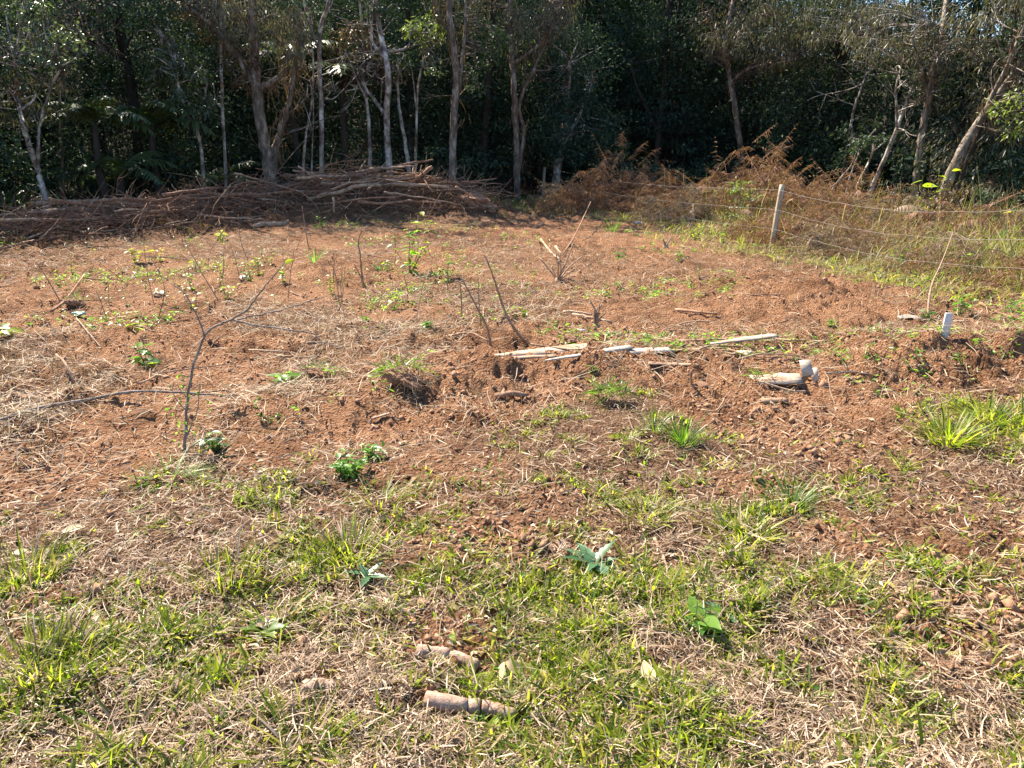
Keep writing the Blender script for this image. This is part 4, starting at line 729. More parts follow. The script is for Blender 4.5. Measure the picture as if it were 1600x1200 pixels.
# ------------------------------------------------------------------ grass tufts as things
def tuft(label, px_, py_, n, L, rad, mat=GRASS, W=.0065, up=1.15, lean=(0, 0), dry=.15, group=None, name='grass_tuft'):
    b = gp(px_, py_); root = thing(name, b, label, 'grass', group); mb = MB(); dm = MB()
    a = R.random(n) * 6.283; q = rad * np.sqrt(R.random(n)); X = b[0] + np.cos(a) * q; Y = b[1] + np.sin(a) * q; e = np.clip(R.normal(up, .25, n) - q / rad * .25, .15, 1.55)
    D = np.stack([np.cos(a) * np.cos(e) + lean[0], np.sin(a) * np.cos(e) + lean[1], np.sin(e)], 1); l = L * R.uniform(.45, 1.15, n); P = np.stack([X, Y, H(X, Y) - .006], 1)
    curl = np.stack([np.cos(a), np.sin(a), 0 * a], 1) * (l * R.uniform(.05, .35, n))[:, None] + np.array([0, 0, -1.]) * (l * R.uniform(.02, .3, n))[:, None]; curl = curl + R.normal(size=(n, 3)) * (l * .10)[:, None]; side = nrm(np.stack([-np.sin(a), np.cos(a), R.normal(size=n) * .4], 1)); w = W * R.uniform(.6, 1.2, n)
    dr = R.random(n) < dry
    for m, mm in ((~dr, mb), (dr, dm)):
        if m.any(): strips(mm, P[m], D[m], l[m], w[m], curl[m], 4, side[m])
    if mb.n: mb.build('blades', mat, root, kind='stuff')
    if dm.n: dm.build('dry_blades', STRAW, root, kind='stuff')
T_ = [('dense dark green grass tuft below the upright stick, larger of two', 1068, 695, 170, .20, .055, GRASS_D, .006, 1.35, .06),
      ('smaller thin dark green tuft left of the dense dark tuft', 1022, 675, 70, .17, .045, GRASS_D, .005, 1.2, .08),
      ('broad bright green tuft at the right below the soil bank', 1480, 690, 150, .22, .10, GRASS, .013, 1.0, .05),
      ('green tuft by the right edge below the soil bank', 1545, 655, 150, .2, .13, GRASS, .01, 1.05, .1),
      ('green tuft cut by the right edge of the picture', 1598, 665, 140, .2, .12, GRASS, .011, 1.05, .1),
      ('arching green tuft with straw in it left of centre', 545, 870, 210, .16, .12, GRASS, .0055, 1.15, .25),
      ('upright yellowish tuft of cut blades left of centre', 350, 905, 170, .14, .13, GRASS, .006, 1.35, .3),
      ('short green tuft right below the yellowish cut tuft', 430, 985, 80, .12, .08, GRASS, .013, .8, .1),
      ('long half dry tuft at the left edge', 45, 905, 150, .17, .13, GRASS, .006, 1.25, .4),
      ('large leaning half dry tuft low at the left edge', 60, 1050, 260, .15, .16, GRASS, .006, 1.2, .45),
      ('light green tuft under the bent sapling', 265, 745, 90, .16, .11, WEED, .006, .6, .05),
      ('long bladed tuft near the leafy bright weed', 590, 785, 110, .15, .13, GRASS, .0055, 1.0, .15),
      ('green tuft of short blades right of centre, nearest the soil flakes', 1010, 810, 90, .12, .08, GRASS, .008, 1.0, .15),
      ('dark green tuft right of centre above the lawn', 1235, 790, 110, .15, .08, GRASS_D, .006, 1.05, .1),
      ('row of upright green blades right of centre', 1160, 830, 150, .13, .13, GRASS, .008, 1.1, .15),
      ('low bunch of fresh blades in the bottom left corner of the lawn', 200, 1150, 130, .13, .12, GRASS, .01, .8, .2),
      ('green bunch low at the bottom left of centre', 470, 1170, 140, .14, .10, GRASS, .008, .95, .2),
      ('flat lying bunch of pale green cut grass in the middle of the field', 1095, 445, 70, .38, .16, WEED, .014, .25, .15),
      ('bladed reed like plant standing in the left field', 492, 412, 14, .42, .03, WEED, .03, 1.25, .0),
      ('narrow leaved green tuft by the dead ferns', 955, 362, 60, .4, .12, GRASS_D, .012, 1.25, .1)]
for lab, a, b, n, L, rad, m, W, up, dry in T_: tuft(lab, a, b, n, L, rad, m, W, up, (0, 0), dry)
for i in range(44):
    x, y = scatter(1, 1.5, 4.3, .7, 1.3); x, y = float(x[0]), float(y[0])
    if lawn(np.array([x]), np.array([y]))[0] < .6: continue
    d = np.array([x, y, h1(x, y) - CAMZ]); 
    root_px = None; b = np.array([x, y, h1(x, y)]); dep = y * CT - (b[2] - CAMZ) * ST
    tuft('small green grass sprout among the straw of the foreground lawn', 800 + F * x / dep, 600 - F * (y * ST + (b[2] - CAMZ) * CT) / dep, int(R.integers(14, 34)), R.uniform(.06, .11), R.uniform(.03, .06), GRASS, .008, .95, (0, 0), .2, 'small sprouts in the lawn', 'grass_sprout')

# ------------------------------------------------------------------ leafy weeds as things (stems + single leaves)
lm_weed = leaf_mesh('leaf', WEED, .46, .12, .2, 7); lm_yel = leaf_mesh('leaf', WEED_Y, .5, .12, .2, 7); lm_rose = leaf_mesh('leaf', ROSE, .34, .12, .28, 11, .01, .18); lm_broad = leaf_mesh('leaf', WEED, .55, .1, .25, 8, .012)
lm_dry = leaf_mesh('leaf', DRYL, .46, .10, .10, 9); lm_drk = leaf_mesh('leaf', GRASS_D, .42, .15, .25, 7)
def plant(label, base, stems, per, L, mesh_, smat=STEM_G, hz=.2, group=None, name='leafy_weed', r=.003, spread=.5, cat='plant', droop=-.1):
    b = np.asarray(base, float); root = thing(name, b, label, cat, group)
    for k in range(stems):
        d = nrm(np.array([R.normal() * spread, R.normal() * spread, 1.0])); h = hz * R.uniform(.6, 1.1); q = spl([(0, 0, -.02), d * h * .5 + R.normal(size=3) * .03 * hz, d * h + R.normal(size=3) * .08 * hz], 4); mb = MB(); tube(mb, q, np.linspace(r, r * .4, len(q)), 5); o = mb.build('stem', smat, root, origin=(0, 0, 0))
        for j in range(per):
            mesh = mesh_ if not isinstance(mesh_, list) else mesh_[(j + k) % len(mesh_)]
            t = .2 + .8 * (j + R.random() * .5) / per; c = q[min(len(q) - 1, int(t * (len(q) - 1)))]; a = j * 2.4 + k + R.uniform(-.4, .4)
            inst('leaf', mesh, o, frame_mat(c, np.array([math.cos(a), math.sin(a), R.uniform(-.1, .6) + droop]), np.array([0, 0, 1.]) + R.normal(size=3) * .25, L * R.uniform(.6, 1.15)))
    return root
def rosette(label, base, n, L, mesh, name='rosette_weed', el=(.05, .7)):
    root = thing(name, base, label, 'plant')
    for k in range(n):
        a = k * 2.4 + R.uniform(-.3, .3); e = R.uniform(*el); inst('leaf', mesh, root, frame_mat((0, 0, .012), np.array([math.cos(a) * math.cos(e), math.sin(a) * math.cos(e), math.sin(e)]), np.array([0, 0, 1.]) + R.normal(size=3) * .15, L * R.uniform(.65, 1.1)))
rosette('bluish green thistle like rosette with jagged leaves in the lawn', gp(930, 885), 10, .13, lm_rose)
rosette('broad leaved dark green weed right of the thin twig', gp(1095, 975), 9, .11, lm_broad, el=(.1, .6))
rosette('small pale leaved weed at the right of the broad leaved one', gp(1132, 962), 5, .09, lm_rose, el=(.2, .6))
rosette('flat green weed at the left of the half dry tufts', gp(410, 990), 7, .10, lm_drk)
rosette('small bluish weed beside the arching left tuft', gp(575, 905), 7, .09, lm_rose, el=(.1, .6))
plant('bright green bushy weed at the edge of the soil, left of centre', gp(545, 742), 16, 7, .055, lm_weed, hz=.13, spread=.7)
plant('bright green leafy weed trailing right of the bushy one', gp(585, 718), 9, 6, .05, lm_weed, hz=.10, spread=.8)
plant('flopped broad leaved weed on the bare soil left of the sod clump', gp(450, 596), 5, 4, .12, lm_broad, hz=.12, spread=1.2)
plant('green leafy sapling with shiny leaves standing in the middle of the field', gp(640, 432), 9, 10, .12, [lm_weed, lm_yel], STEM_B, .95, None, 'leafy_sapling', .0055, .38, droop=-.25)
plant('low leafy growth at the left foot of the shiny leafed sapling', gp(600, 425), 9, 7, .07, lm_weed, hz=.22, spread=.8)
plant('young weed with big light leaves left of the bent sapling', gp(228, 572), 3, 4, .13, lm_broad, STEM_G, .30, spread=.35)
plant('small plant with one big yellow green leaf above the light leafed weed', gp(214, 520), 2, 2, .13, lm_yel, STEM_G, .12, spread=.3)
plant('bright weed at the left edge of the field', gp(8, 525), 4, 4, .12, lm_yel, STEM_G, .16, spread=.6)
plant('dark green weed at the foot of the bent sapling', gp(335, 705), 7, 4, .09, lm_drk, hz=.16, spread=.7)
plant('bright green young plant with big hand shaped leaves before the stout trunk', [*pix(1455, 310, 16.8)[:2], h1(*pix(1455, 310, 16.8)[:2])], 4, 6, .26, lm_yel, STEM_G, 1.25, None, 'young_tree', .012, .16, droop=-.1)
plant('yellow leaved sapling sticking up from the rough growth at the right edge', [*pix(1578, 360, 12.2)[:2], h1(*pix(1578, 360, 12.2)[:2])], 3, 5, .16, lm_yel, STEM_G, .75, None, 'young_tree', .009, .2)
plant('big pale green drooping leaves hanging beside the wires at the right edge', [*pix(1572, 372, 11.6)[:2], h1(*pix(1572, 372, 11.6)[:2])], 2, 4, .28, lm_rose, STEM_G, .62, None, 'leafy_weed', .008, .2, droop=-.9)
for a, b, hz, L, m, lab in ((250, 408, .35, .08, lm_yel, 'yellow leaved sprouts in front of the left brush heap'), (215, 412, .28, .09, lm_yel, 'pair of yellow leaved sprouts, leftmost before the heap'), (345, 378, .3, .11, lm_yel, 'yellow star leaved sprout at the heap foot'),
        (392, 440, .22, .08, lm_weed, 'small green sprout behind the twig of the bent sapling'), (405, 430, .35, .08, lm_yel, 'tall yellow green sprout behind the bent sapling'), (355, 470, .25, .08, lm_yel, 'yellow green sprout left of the bent sapling twig'),
        (300, 455, .3, .06, lm_weed, 'slim green sprout behind the bent sapling'), (700, 440, .4, .07, lm_weed, 'slim green weed right of the leafy sapling'), (615, 480, .28, .07, lm_yel, 'sprout with one yellow leaf below the leafy sapling'),
        (572, 505, .08, .07, lm_broad, 'flat round leaved weed in the soil left of centre'), (665, 515, .08, .07, lm_broad, 'small broad leaved weed behind the sod clump'), (820, 495, .1, .06, lm_yel, 'tiny yellow green weed left of the cut shoots'),
        (505, 355, .45, .06, lm_weed, 'thin pale weed in front of the brush heap crown'), (925, 585, .06, .05, lm_weed, 'tiny weed on the soil ridge'), (1010, 530, .07, .05, lm_weed, 'little weed behind the pale boards'), (1300, 512, .08, .07, lm_weed, 'weed in the right field before the pale plastic'),
        (970, 408, .22, .09, lm_weed, 'low green weed patch in the right far field, left one'), (1060, 410, .22, .09, lm_weed, 'low green weed patch in the right far field, right one'), (1085, 375, .35, .10, lm_yel, 'bright bushy weed in front of the pale fern mound'), (1130, 380, .3, .08, lm_weed, 'green bushy weed left of the near fence post'),
        (1445, 500, .14, .09, lm_drk, 'dark leaved weed left of the white stake'), (1500, 490, .22, .11, lm_weed, 'green weed right behind the white stake'), (1580, 490, .16, .1, lm_weed, 'bright weed behind the bank at the right edge'), (1430, 525, .07, .08, lm_yel, 'yellow green weed at the foot of the white stake'),
        (1235, 385, .3, .09, lm_yel, 'yellow green weed right at the near post'), (1290, 400, .28, .09, lm_weed, 'green weed below the lowest wire'), (1410, 420, .3, .09, lm_weed, 'green weed beneath the wires at right'), (1500, 430, .3, .09, lm_weed, 'leafy weed under the wires near the right edge')):
    plant(lab, gp(a, b), int(R.integers(3, 6)), int(R.integers(4, 7)), L, m, STEM_G, hz, 'weeds in the cleared field', 'weed_sprout', .003, .35)

for i in range(30):
    plant('slender leafy sprout among the straw in the left far field', gp(R.uniform(90, 560), R.uniform(392, 485)), int(R.integers(1, 4)), int(R.integers(4, 8)), R.uniform(.035, .075), [lm_yel, lm_weed][i % 2], STEM_G, R.uniform(.15, .42), 'slender sprouts in the left field', 'weed_sprout', .0025, .3)
for i in range(24):
    b = gp(R.uniform(60, 700), R.uniform(385, 500)); l = R.uniform(.25, .75); d = nrm([R.normal() * .45, R.normal() * .3, 1]); pole('standing_stalk', 'thin dry leafless stalk standing in the left far field', [b - d * .03, b + d * l * .5 + R.normal(size=3) * .03, b + d * l + R.normal(size=3) * .06], R.uniform(.004, .008), .003, STEM_B, 'dry stalks in the left far field', 'stalk', 5, .004)
# pinkish seeding shrubs by the right wood edge, grey green shrubs behind the ferns
for i, (a, b, Y, rx, hz, k, lab) in enumerate(((1500, 300, 15.6, .55, 1.25, 'brown', 'tall seeding brownish shrub before the leaning trunks'), (1535, 305, 15.2, .5, 1.1, 'grey', 'greyish seeding shrub right of the brownish one'), (1470, 305, 15.8, .4, .8, 'brown', 'small brownish shrub beside the bright green young plant'), (1575, 300, 14.6, .6, 1.0, 'mid', 'leafy shrub by the right edge below the leaning trunk'),
        (985, 290, 22.5, .6, 1.2, 'mid', 'leafy green shrub behind the largest fern mound'), (1010, 285, 22.0, .5, 1.3, 'mid', 'taller green shrub behind the far dead ferns'), (1410, 310, 16.2, .6, .9, 'grey', 'pale twiggy shrub behind the golden fern mound'), (1440, 330, 14.8, .5, .8, 'brown', 'rusty shrub behind the short yellow cane'), (1160, 330, 16.5, .45, .8, 'lime', 'light green shrub just left of the near fence post'))):
    p = pix(a, b, Y); shrub('fence_side_shrub', lab, np.array([p[0], p[1], h1(p[0], p[1])]), rx, hz, 420, k, .75, None, stems=12, smat=STEM_B)

# ------------------------------------------------------------------ bent sapling in the left middle
def bent_sapling():
    Y = gp(288, 708)[1]; b = gp(288, 708); root = thing('bent_sapling', b, 'thin bent leafless sapling with grey forking twigs in the left middle', 'sapling')
    def st(px_, r0, r1, dy0, dy1, name):
        n = len(px_); P = [pix(a, c, Y + dy0 + (dy1 - dy0) * i / (n - 1)) for i, (a, c) in enumerate(px_)]; q = spl(P, 5); mb = MB(); tube(mb, q + R.normal(size=q.shape) * .002, np.linspace(r0, r1, len(q)), 7, .08); mb.build(name, STEM, root, smooth=True); return q
    st([(287, 715), (290, 670), (293, 630), (300, 580), (320, 525), (345, 506), (362, 500)], .0088, .0055, 0, .05, 'stem')
    st([(362, 500), (385, 485), (400, 465), (420, 440), (444, 412)], .006, .0025, .05, -.1, 'twig'); st([(362, 500), (395, 494), (430, 487), (470, 475), (512, 463)], .0055, .0022, .05, .2, 'twig')
    st([(366, 500), (400, 508), (450, 515), (490, 522), (505, 535), (540, 545)], .005, .002, .05, -.15, 'twig'); st([(320, 525), (308, 495), (290, 460), (265, 440)], .005, .002, .03, .15, 'twig')
    st([(290, 690), (300, 660), (308, 640), (312, 600)], .004, .002, 0, -.05, 'twig'); st([(292, 640), (275, 625), (268, 600)], .003, .0015, 0, .05, 'twig'); st([(288, 710), (310, 690), (345, 684)], .004, .002, 0, -.1, 'twig')
    inst('leaf', lm_yel, root, frame_mat(pix(446, 411, Y - .1) - b, (.6, 0, .3), (.2, -1, .4), .045))
    for k in range(9):
        a, c = R.uniform(270, 320), R.uniform(600, 690); st([(291, c + 14), ((291 + a) / 2, c + 4), (a, c - 8 + R.normal() * 8)], .0022, .0012, 0, R.normal() * .06, 'twig')
    for _ in range(60):
        a = R.choice([290, 292, 296, 285, 300]) + R.normal() * 16; c = R.uniform(585, 700); inst('leaf', lm_weed, root, frame_mat(pix(a, c, Y + R.normal() * .05) - b, rdir(1)[0] + [0, 0, .4], rdir(1)[0] + [0, 0, 1], R.uniform(.015, .032)))
bent_sapling()

# ------------------------------------------------------------------ sticks lying or standing in the field
def lay(pts, r): return [gp(a, b) + np.array([0, 0, r * .7 + dz]) for a, b, dz in [(p + (0,))[:3] for p in pts]]
ST_ = [('long grey branch lying across the soil at the left edge', [(-20, 672, .02), (60, 650, .03), (140, 638, .05), (205, 627, .06), (268, 626, .05), (372, 624, .01)], .014, .006, STEM),
       ('pale wavy branch lying left of the sod clump behind', [(480, 538), (540, 530), (600, 522), (635, 517)], .014, .008, LOG_P),
       ('short thin twig lying across the lawn right of centre', [(1022, 848, .015), (1035, 872, .012), (1043, 900, .015), (1055, 942, .01)], .0075, .004, STEM_B),
       ('thin dark trailing runner lying in the right lawn', [(1215, 945, .01), (1255, 965, .01), (1300, 973, .01), (1400, 972, .012), (1475, 960, .012)], .003, .002, STEM),
       ('second thin runner crossing the right lawn lower', [(1470, 985, .012), (1510, 1005, .01), (1545, 1022, .012), (1580, 1018, .01)], .003, .002, STEM_B),
       ('pale stick lying behind the right end of the boards', [(1195, 532, .03), (1225, 536, .02), (1260, 541, .01)], .012, .007, LOG_P),
       ('brown curved stick rising from the soil at the left', [(92, 575, .10), (105, 588, .08), (118, 605, .02)], .010, .008, STEM_B),
       ('brown branch propped on the soil by the teal scrap', [(80, 490, .01), (105, 475, .05), (132, 454, .12)], .014, .010, LOG),
       ('long thin branch slanting right from the propped one', [(132, 454, .12), (160, 448, .08), (185, 440, .03)], .009, .006, LOG),
       ('pale forked stick lying in the far middle field', [(845, 378), (860, 395), (875, 408)], .022, .016, LOG_P),
       ('short pale stick beside the far forked one', [(868, 385), (875, 396), (880, 400)], .022, .018, LOG_P),
       ('long brown stick leaning in the far field towards the fern mounds', [(880, 400, .02), (900, 380, .15), (922, 348, .45)], .016, .010, LOG),
       ('short curled brown stick on the soil right of the folded board', [(1348, 608), (1370, 618), (1386, 624)], .007, .005, LOG_P),
       ('thin root curling over the soil ridge in the centre', [(905, 580, .01), (945, 573, .02), (985, 574, .01), (1010, 582, .01)], .005, .003, STEM_B),
       ('ring shaped root loop on the soil right of the dark tuft', [(1095, 648, .02), (1118, 650, .03), (1130, 640, .03), (1126, 630, .02), (1112, 632, .01)], .006, .004, STEM_B),
       ('dark half buried branch in the soil left of the sods', [(775, 622), (800, 621), (825, 622)], .022, .016, LOG_D),
       ('pale thick stick lying in the field right of centre', [(1055, 487, .01), (1090, 492, .02), (1120, 496, .01)], .018, .012, LOG),
       ('white stick lying behind the left soil ridge', [(390, 552, .02), (430, 553, .02), (455, 556, .01)], .007, .005, LOG_P),
       ('dry pale stalk lying at the left beside the teal scrap', [(120, 500, .02), (140, 525, .01), (160, 546, .01)], .006, .004, LOG_P),
       ('leaning forked brown stalk near the white stake', [(1448, 505, .0), (1450, 480, .2), (1465, 455, .35), (1478, 430, .55)], .011, .006, STEM_B),
       ('bleached stick lying at the right behind the bank', [(1530, 482, .02), (1555, 490, .02), (1580, 500, .02)], .014, .01, LOG),
       ('thin dark twig lying on soil before the right grass', [(1290, 588, .01), (1330, 584, .01), (1360, 586, .01)], .006, .004, STEM)]
for lab, pts, r0, r1, m in ST_: pole('fallen_stick', lab, lay(pts, r0), r0, r1, m, 'sticks lying in the field', 'stick', 6, .006)
SU = [('upright split stick planted in the soil ridge', [(1078, 617), (1080, 600), (1080, 580)], .010, .008, STEM_B), ('tall leaning bare stalk, right one of the crossing pair', [(825, 540), (798, 505), (785, 475), (770, 430), (757, 398)], .014, .006, STEM_B),
      ('leaning bare stalk, left one of the crossing pair', [(770, 546), (762, 515), (745, 480), (720, 432)], .011, .006, STEM_B), ('thin bare stalk left of the crossing pair', [(722, 500), (721, 470), (718, 440)], .008, .005, STEM_B), ('bare upright stalk between the crossing pair', [(752, 510), (748, 470), (747, 430)], .007, .004, STEM_B),
      ('dead upright stalk with bent tip left of the leafy sapling', [(568, 450), (565, 425), (563, 400), (560, 378), (566, 358)], .014, .006, STEM_B), ('short dead stalk beside the bent tipped one', [(572, 448), (560, 425), (553, 412)], .010, .005, STEM_B), ('thin dry weed stalk before the heap at left of centre', [(482, 385), (476, 350), (472, 322)], .010, .004, STEM_B),
      ('thin stalk leaning from the dark heap foot to the sapling', [(665, 350), (676, 325), (690, 300)], .012, .006, LOG), ('thin stalk standing left of the leafy sapling', [(520, 440), (522, 415), (521, 395)], .007, .004, STEM_B), ('slim stalk standing in front of the crossing pair', [(700, 455), (699, 430), (701, 410)], .007, .004, STEM_B)]
for lab, pts, r0, r1, m in SU:
    b = gp(*pts[0]); P = [b - [0, 0, .03]] + [pix(a, c, b[1] + R.normal() * .03) for a, c in pts[1:]]; pole('standing_stalk', lab, P, r0, r1, m, 'stalks standing in the field', 'stalk', 6, .006)
for i in range(70):
    while True:
        x, y = scatter(1, 5, 16, .72, 1.1); x, y = float(x[0]), float(y[0])
        if lawn(np.array([x]), np.array([y]))[0] < .1 and y < wood_y(x) - 2.5 and fence_d(x, y) < -1: break
    a = R.uniform(0, 6.28); L = R.uniform(.2, .7); r = R.uniform(.004, .011); P = []
    for t in (-.5, 0, .5): q = np.array([x + math.cos(a) * L * t + R.normal() * .03, y + math.sin(a) * L * t]); P.append([q[0], q[1], h1(*q) + r + R.uniform(0, .03)])
    pole('dry_stick', ['small brown dry stick lying on the cleared red soil', 'small pale bleached stick lying on the cleared red soil', 'thin reddish stalk lying on the cleared red soil'][i % 3], P, r, r * .6, [LOG, LOG_P, STEM_B][i % 3], 'small sticks scattered over the field', 'stick', 5, .008)
# stump with cut shoots, pale root wad
def shoots(label, px_, py_, n, hz, r, mat, name, spread=.25, cut=True):
    b = gp(px_, py_); root = thing(name, b, label, 'stump'); mb = MB(); tube(mb, [b - [0, 0, .05], b + [0, 0, .05]], [r * 4, r * 3], 7, .2); mb.build('root', mat, root)
    for k in range(n):
        d = nrm([R.normal() * spread, R.normal() * spread, 1]); h = hz * R.uniform(.4, 1.1); q = spl([b, b + d * h * .5 + R.normal(size=3) * .012, b + d * h + R.normal(size=3) * .02], 3); mb = MB(); tube(mb, q, np.linspace(r, r * .7, len(q)), 6); mb.build('shoot', mat, root)
shoots('cluster of cut brown shoots behind the pale boards', 932, 515, 9, .30, .010, STEM_B, 'cut_stump', .2); shoots('pale splayed root wad in the far middle field', 872, 440, 12, .42, .011, LOG_P, 'root_wad', .7); shoots('small stub cluster of dry shoots behind the right weeds', 1040, 388, 5, .2, .014, LOG_P, 'cut_stump', .3)
for k, (a, b, c, d) in enumerate(((895, 495, 935, 505), (880, 490, 925, 496), (915, 502, 955, 505))): pole('fallen_stick', ['pale stick lying at the foot of the cut shoots, lower left one', 'pale stick lying left of the cut shoots, upper one', 'short pale stick lying under the cut shoots'][k], lay([(a, b, .02), ((a + c) / 2, (b + d) / 2, .03), (c, d, .02)], .01), .012, .009, LOG_P, 'sticks lying in the field', 'stick', 6)

# ------------------------------------------------------------------ boards
def board(name, label, p0, p1, width, th, mat, roll=0., bend=.02, warp=.0, n=14, ragged=.004, cat='board', group='boards lying on the soil', tap=1.0):
    p0 = np.asarray(p0, float); p1 = np.asarray(p1, float); roll = -.6 * roll; ax = nrm(p1 - p0); s0 = nrm(np.cross(ax, [0, 0, 1.])); up = np.cross(s0, ax); v = []
    for i in range(n):
        t = i / (n - 1); c = p0 + (p1 - p0) * t + up * bend * math.sin(math.pi * t); r = roll + warp * (t - .5); s = s0 * math.cos(r) + up * math.sin(r); u = np.cross(s, ax); w = width * .5 * (tap + (1 - tap) * min(1, t * 1.6))
        j = R.normal() * ragged; k = R.normal() * ragged; e = (R.normal(size=2) * ragged * 2) if i in (0, n - 1) else (0, 0)
        for a, b, ee in ((-w + j, -th / 2, e[0]), (w + k, -th / 2, e[1]), (w + k, th / 2, e[1]), (-w + j, th / 2, e[0])): v.append(c + s * a + u * b + ax * ee)
    q = []
    for i in range(n - 1):
        for j in range(4): a = 4 * i + j; b = 4 * i + (j + 1) % 4; q.append((a, b, b + 4, a + 4))
    q += [(3, 2, 1, 0), (4 * n - 4, 4 * n - 3, 4 * n - 2, 4 * n - 1)]
    o = MB().add(v, None, q).build(name, mat, None, origin=p0); return tag(o, label, cat, group)
def g2(a, b, dz): return gp(a, b) + np.array([0, 0, dz])
board('plank', 'wide stained board, upper left one of the pale boards on the soil', g2(772, 564, .025), g2(960, 550, .06), .17, .006, BOARD, .25, .0, .2, tap=.25)
board('plank', 'narrow white strip slanting in front of the wide stained board', g2(848, 570, .03), g2(988, 557, .07), .055, .006, BOARD_W, .5, .0, .1, tap=.15)
board('plank', 'short pale board at the right end of the white strip', g2(982, 558, .045), g2(1048, 556, .055), .10, .006, BOARD_W, .25, .0, .1)
board('plank', 'long thin dirty lath under the left end of the boards', g2(755, 565, .02), g2(870, 566, .025), .05, .01, BOARD_D, .2, .005)
board('plank', 'thin dark lath continuing right of the pale boards', g2(1040, 552, .02), g2(1130, 549, .03), .035, .006, BOARD_D, .3, .0)
board('plank', 'whitish board at the right of the dark lath', g2(1108, 552, .04), g2(1212, 540, .07), .08, .006, BOARD, .3, .0, .2, tap=.3)
board('plank', 'dark narrow lath lying behind the whitish right board', g2(1060, 538, .03), g2(1200, 533, .03), .03, .006, BOARD_D, .2, .0)
board('plank', 'small pale chip at the foot of the whitish right board', g2(1146, 556, .02), g2(1170, 557, .02), .07, .01, BOARD_W, .4, .01)
board('plank', 'dirty splinter of board lying on the soil ridge', g2(1010, 572, .02), g2(1090, 572, .02), .04, .006, BOARD_D, .3, .0)
board('plank', 'flat brown wood piece half buried right of the soil ridge', g2(1192, 632, .025), g2(1228, 631, .025), .05, .018, BOARD_D, .1, .0)
board('plank', 'short flat pale splinter in the soil left of centre', g2(580, 658, .015), g2(608, 650, .015), .025, .006, BOARD_D, .2, .0)
def folded():
    b = g2(1225, 600, .0); root = thing('folded_board', b, 'broken pale board bent up at its right end with a white flap', 'board'); 
    def pt(px_, py_, dy): return pix(px_, py_, b[1] + dy)
    def sheet(A, B, C, D, th, mat, name, n=6, bow=.0):
        A, B, C, D = map(np.asarray, (A, B, C, D)); v = []; nn = nrm(np.cross(B - A, D - A))
        for i in range(n):
            t = i / (n - 1); lo = A + (B - A) * t; hi = D + (C - D) * t; o = nn * bow * math.sin(math.pi * t)
            lo = lo + R.normal(size=3) * .003; hi = hi + R.normal(size=3) * .004
            v += [lo + o, hi + o, hi + o + nn * th, lo + o + nn * th]
        q = []
        for i in range(n - 1):
            for j in range(4): a = 4 * i + j; c = 4 * i + (j + 1) % 4; q.append((a, c, c + 4, a + 4))
        q += [(3, 2, 1, 0), (4 * n - 4, 4 * n - 3, 4 * n - 2, 4 * n - 1)]; MB().add(v, None, q).build(name, mat, root)
    sheet(pt(1182, 602, -.10), pt(1256, 600, -.12), pt(1251, 583, .02), pt(1171, 588, .03), .004, BOARD, 'panel', bow=.0)
    sheet(pt(1248, 563, .03), pt(1254, 588, -.03), pt(1272, 585, -.03), pt(1265, 561, .03), .004, BOARD_W, 'flap', 2)
    sheet(pt(1267, 577, .03), pt(1271, 598, -.05), pt(1279, 594, .0), pt(1276, 572, .06), .005, BOARD_W, 'flap', 2)
    sheet(pt(1244, 600, -.02), pt(1254, 606, -.03), pt(1266, 584, .04), pt(1258, 582, .05), .007, BOARD_D, 'brace')
folded()
def stake():
    b = gp(1474, 536); t = pix(1483, 489, b[1] + .01); ax = t - b; L = np.linalg.norm(ax); ax /= L; s = nrm(np.cross(ax, [0, 1., 0])); u = np.cross(s, ax); mb = MB(); v = []
    for f, w in ((-.15, .9), (0, 1), (.5, 1.02), (.97, 1), (1.0, .93)):
        c = b + ax * L * f
        for a, d in ((-1, -1), (1, -1), (1, 1), (-1, 1)): v.append(c + s * a * .0265 * w + u * d * .008 * w)
    q = [(4 * i + j, 4 * i + (j + 1) % 4, 4 * i + 4 + (j + 1) % 4, 4 * i + 4 + j) for i in range(4) for j in range(4)] + [(3, 2, 1, 0), (16, 17, 18, 19)]
    tag(mb.add(v, None, q).build('survey_stake', STAKE, None, origin=b), 'short white wooden stake standing in weeds at the right', 'stake')
stake()

# crumpled scraps
def scrap(name, label, c, rx, ry, hz, mat, cat, rot=0, seed=0):
    rng = np.random.default_rng(seed); n, m = 8, 6; v = []
    for i in range(n):
        for j in range(m):
            a = (i / (n - 1) - .5) * 2; d = (j / (m - 1) - .5) * 2; k = 1 - .25 * abs(a * d); x, y = a * rx * k, d * ry * k; v.append([x * math.cos(rot) - y * math.sin(rot), x * math.sin(rot) + y * math.cos(rot), hz * (1 - .6 * (a * a + d * d) / 2) * rng.uniform(.45, 1.1)])
    v = np.array(v) + np.asarray(c); q = [(i * m + j, (i + 1) * m + j, (i + 1) * m + j + 1, i * m + j + 1) for i in range(n - 1) for j in range(m - 1)]; mb = MB().add(v, None, q)
    o = mb.build(name, mat, None, origin=c); sd = o.modifiers.new('thickness', 'SOLIDIFY'); sd.thickness = .003; return tag(o, label, cat)
scrap('plastic_scrap', 'crumpled teal plastic scrap in the left field', gp(124, 496), .085, .05, .06, TEAL, 'litter', -.4, 1)
scrap('paper_scrap', 'pale bluish crumpled scrap behind the boards', gp(906, 518), .05, .03, .025, BLUE, 'litter', .2, 2)
scrap('plastic_scrap', 'long cream coloured plastic piece left of the white stake', gp(1422, 500), .12, .045, .06, PALE, 'litter', -.5, 3)
scrap('paper_scrap', 'small whitish scrap on the right half of the middle field', gp(967, 525), .035, .02, .02, PALE, 'litter', .3, 4)
scrap('paper_scrap', 'small pale crumpled scrap on the left field', gp(382, 438), .07, .05, .07, PALE, 'litter', .5, 5)
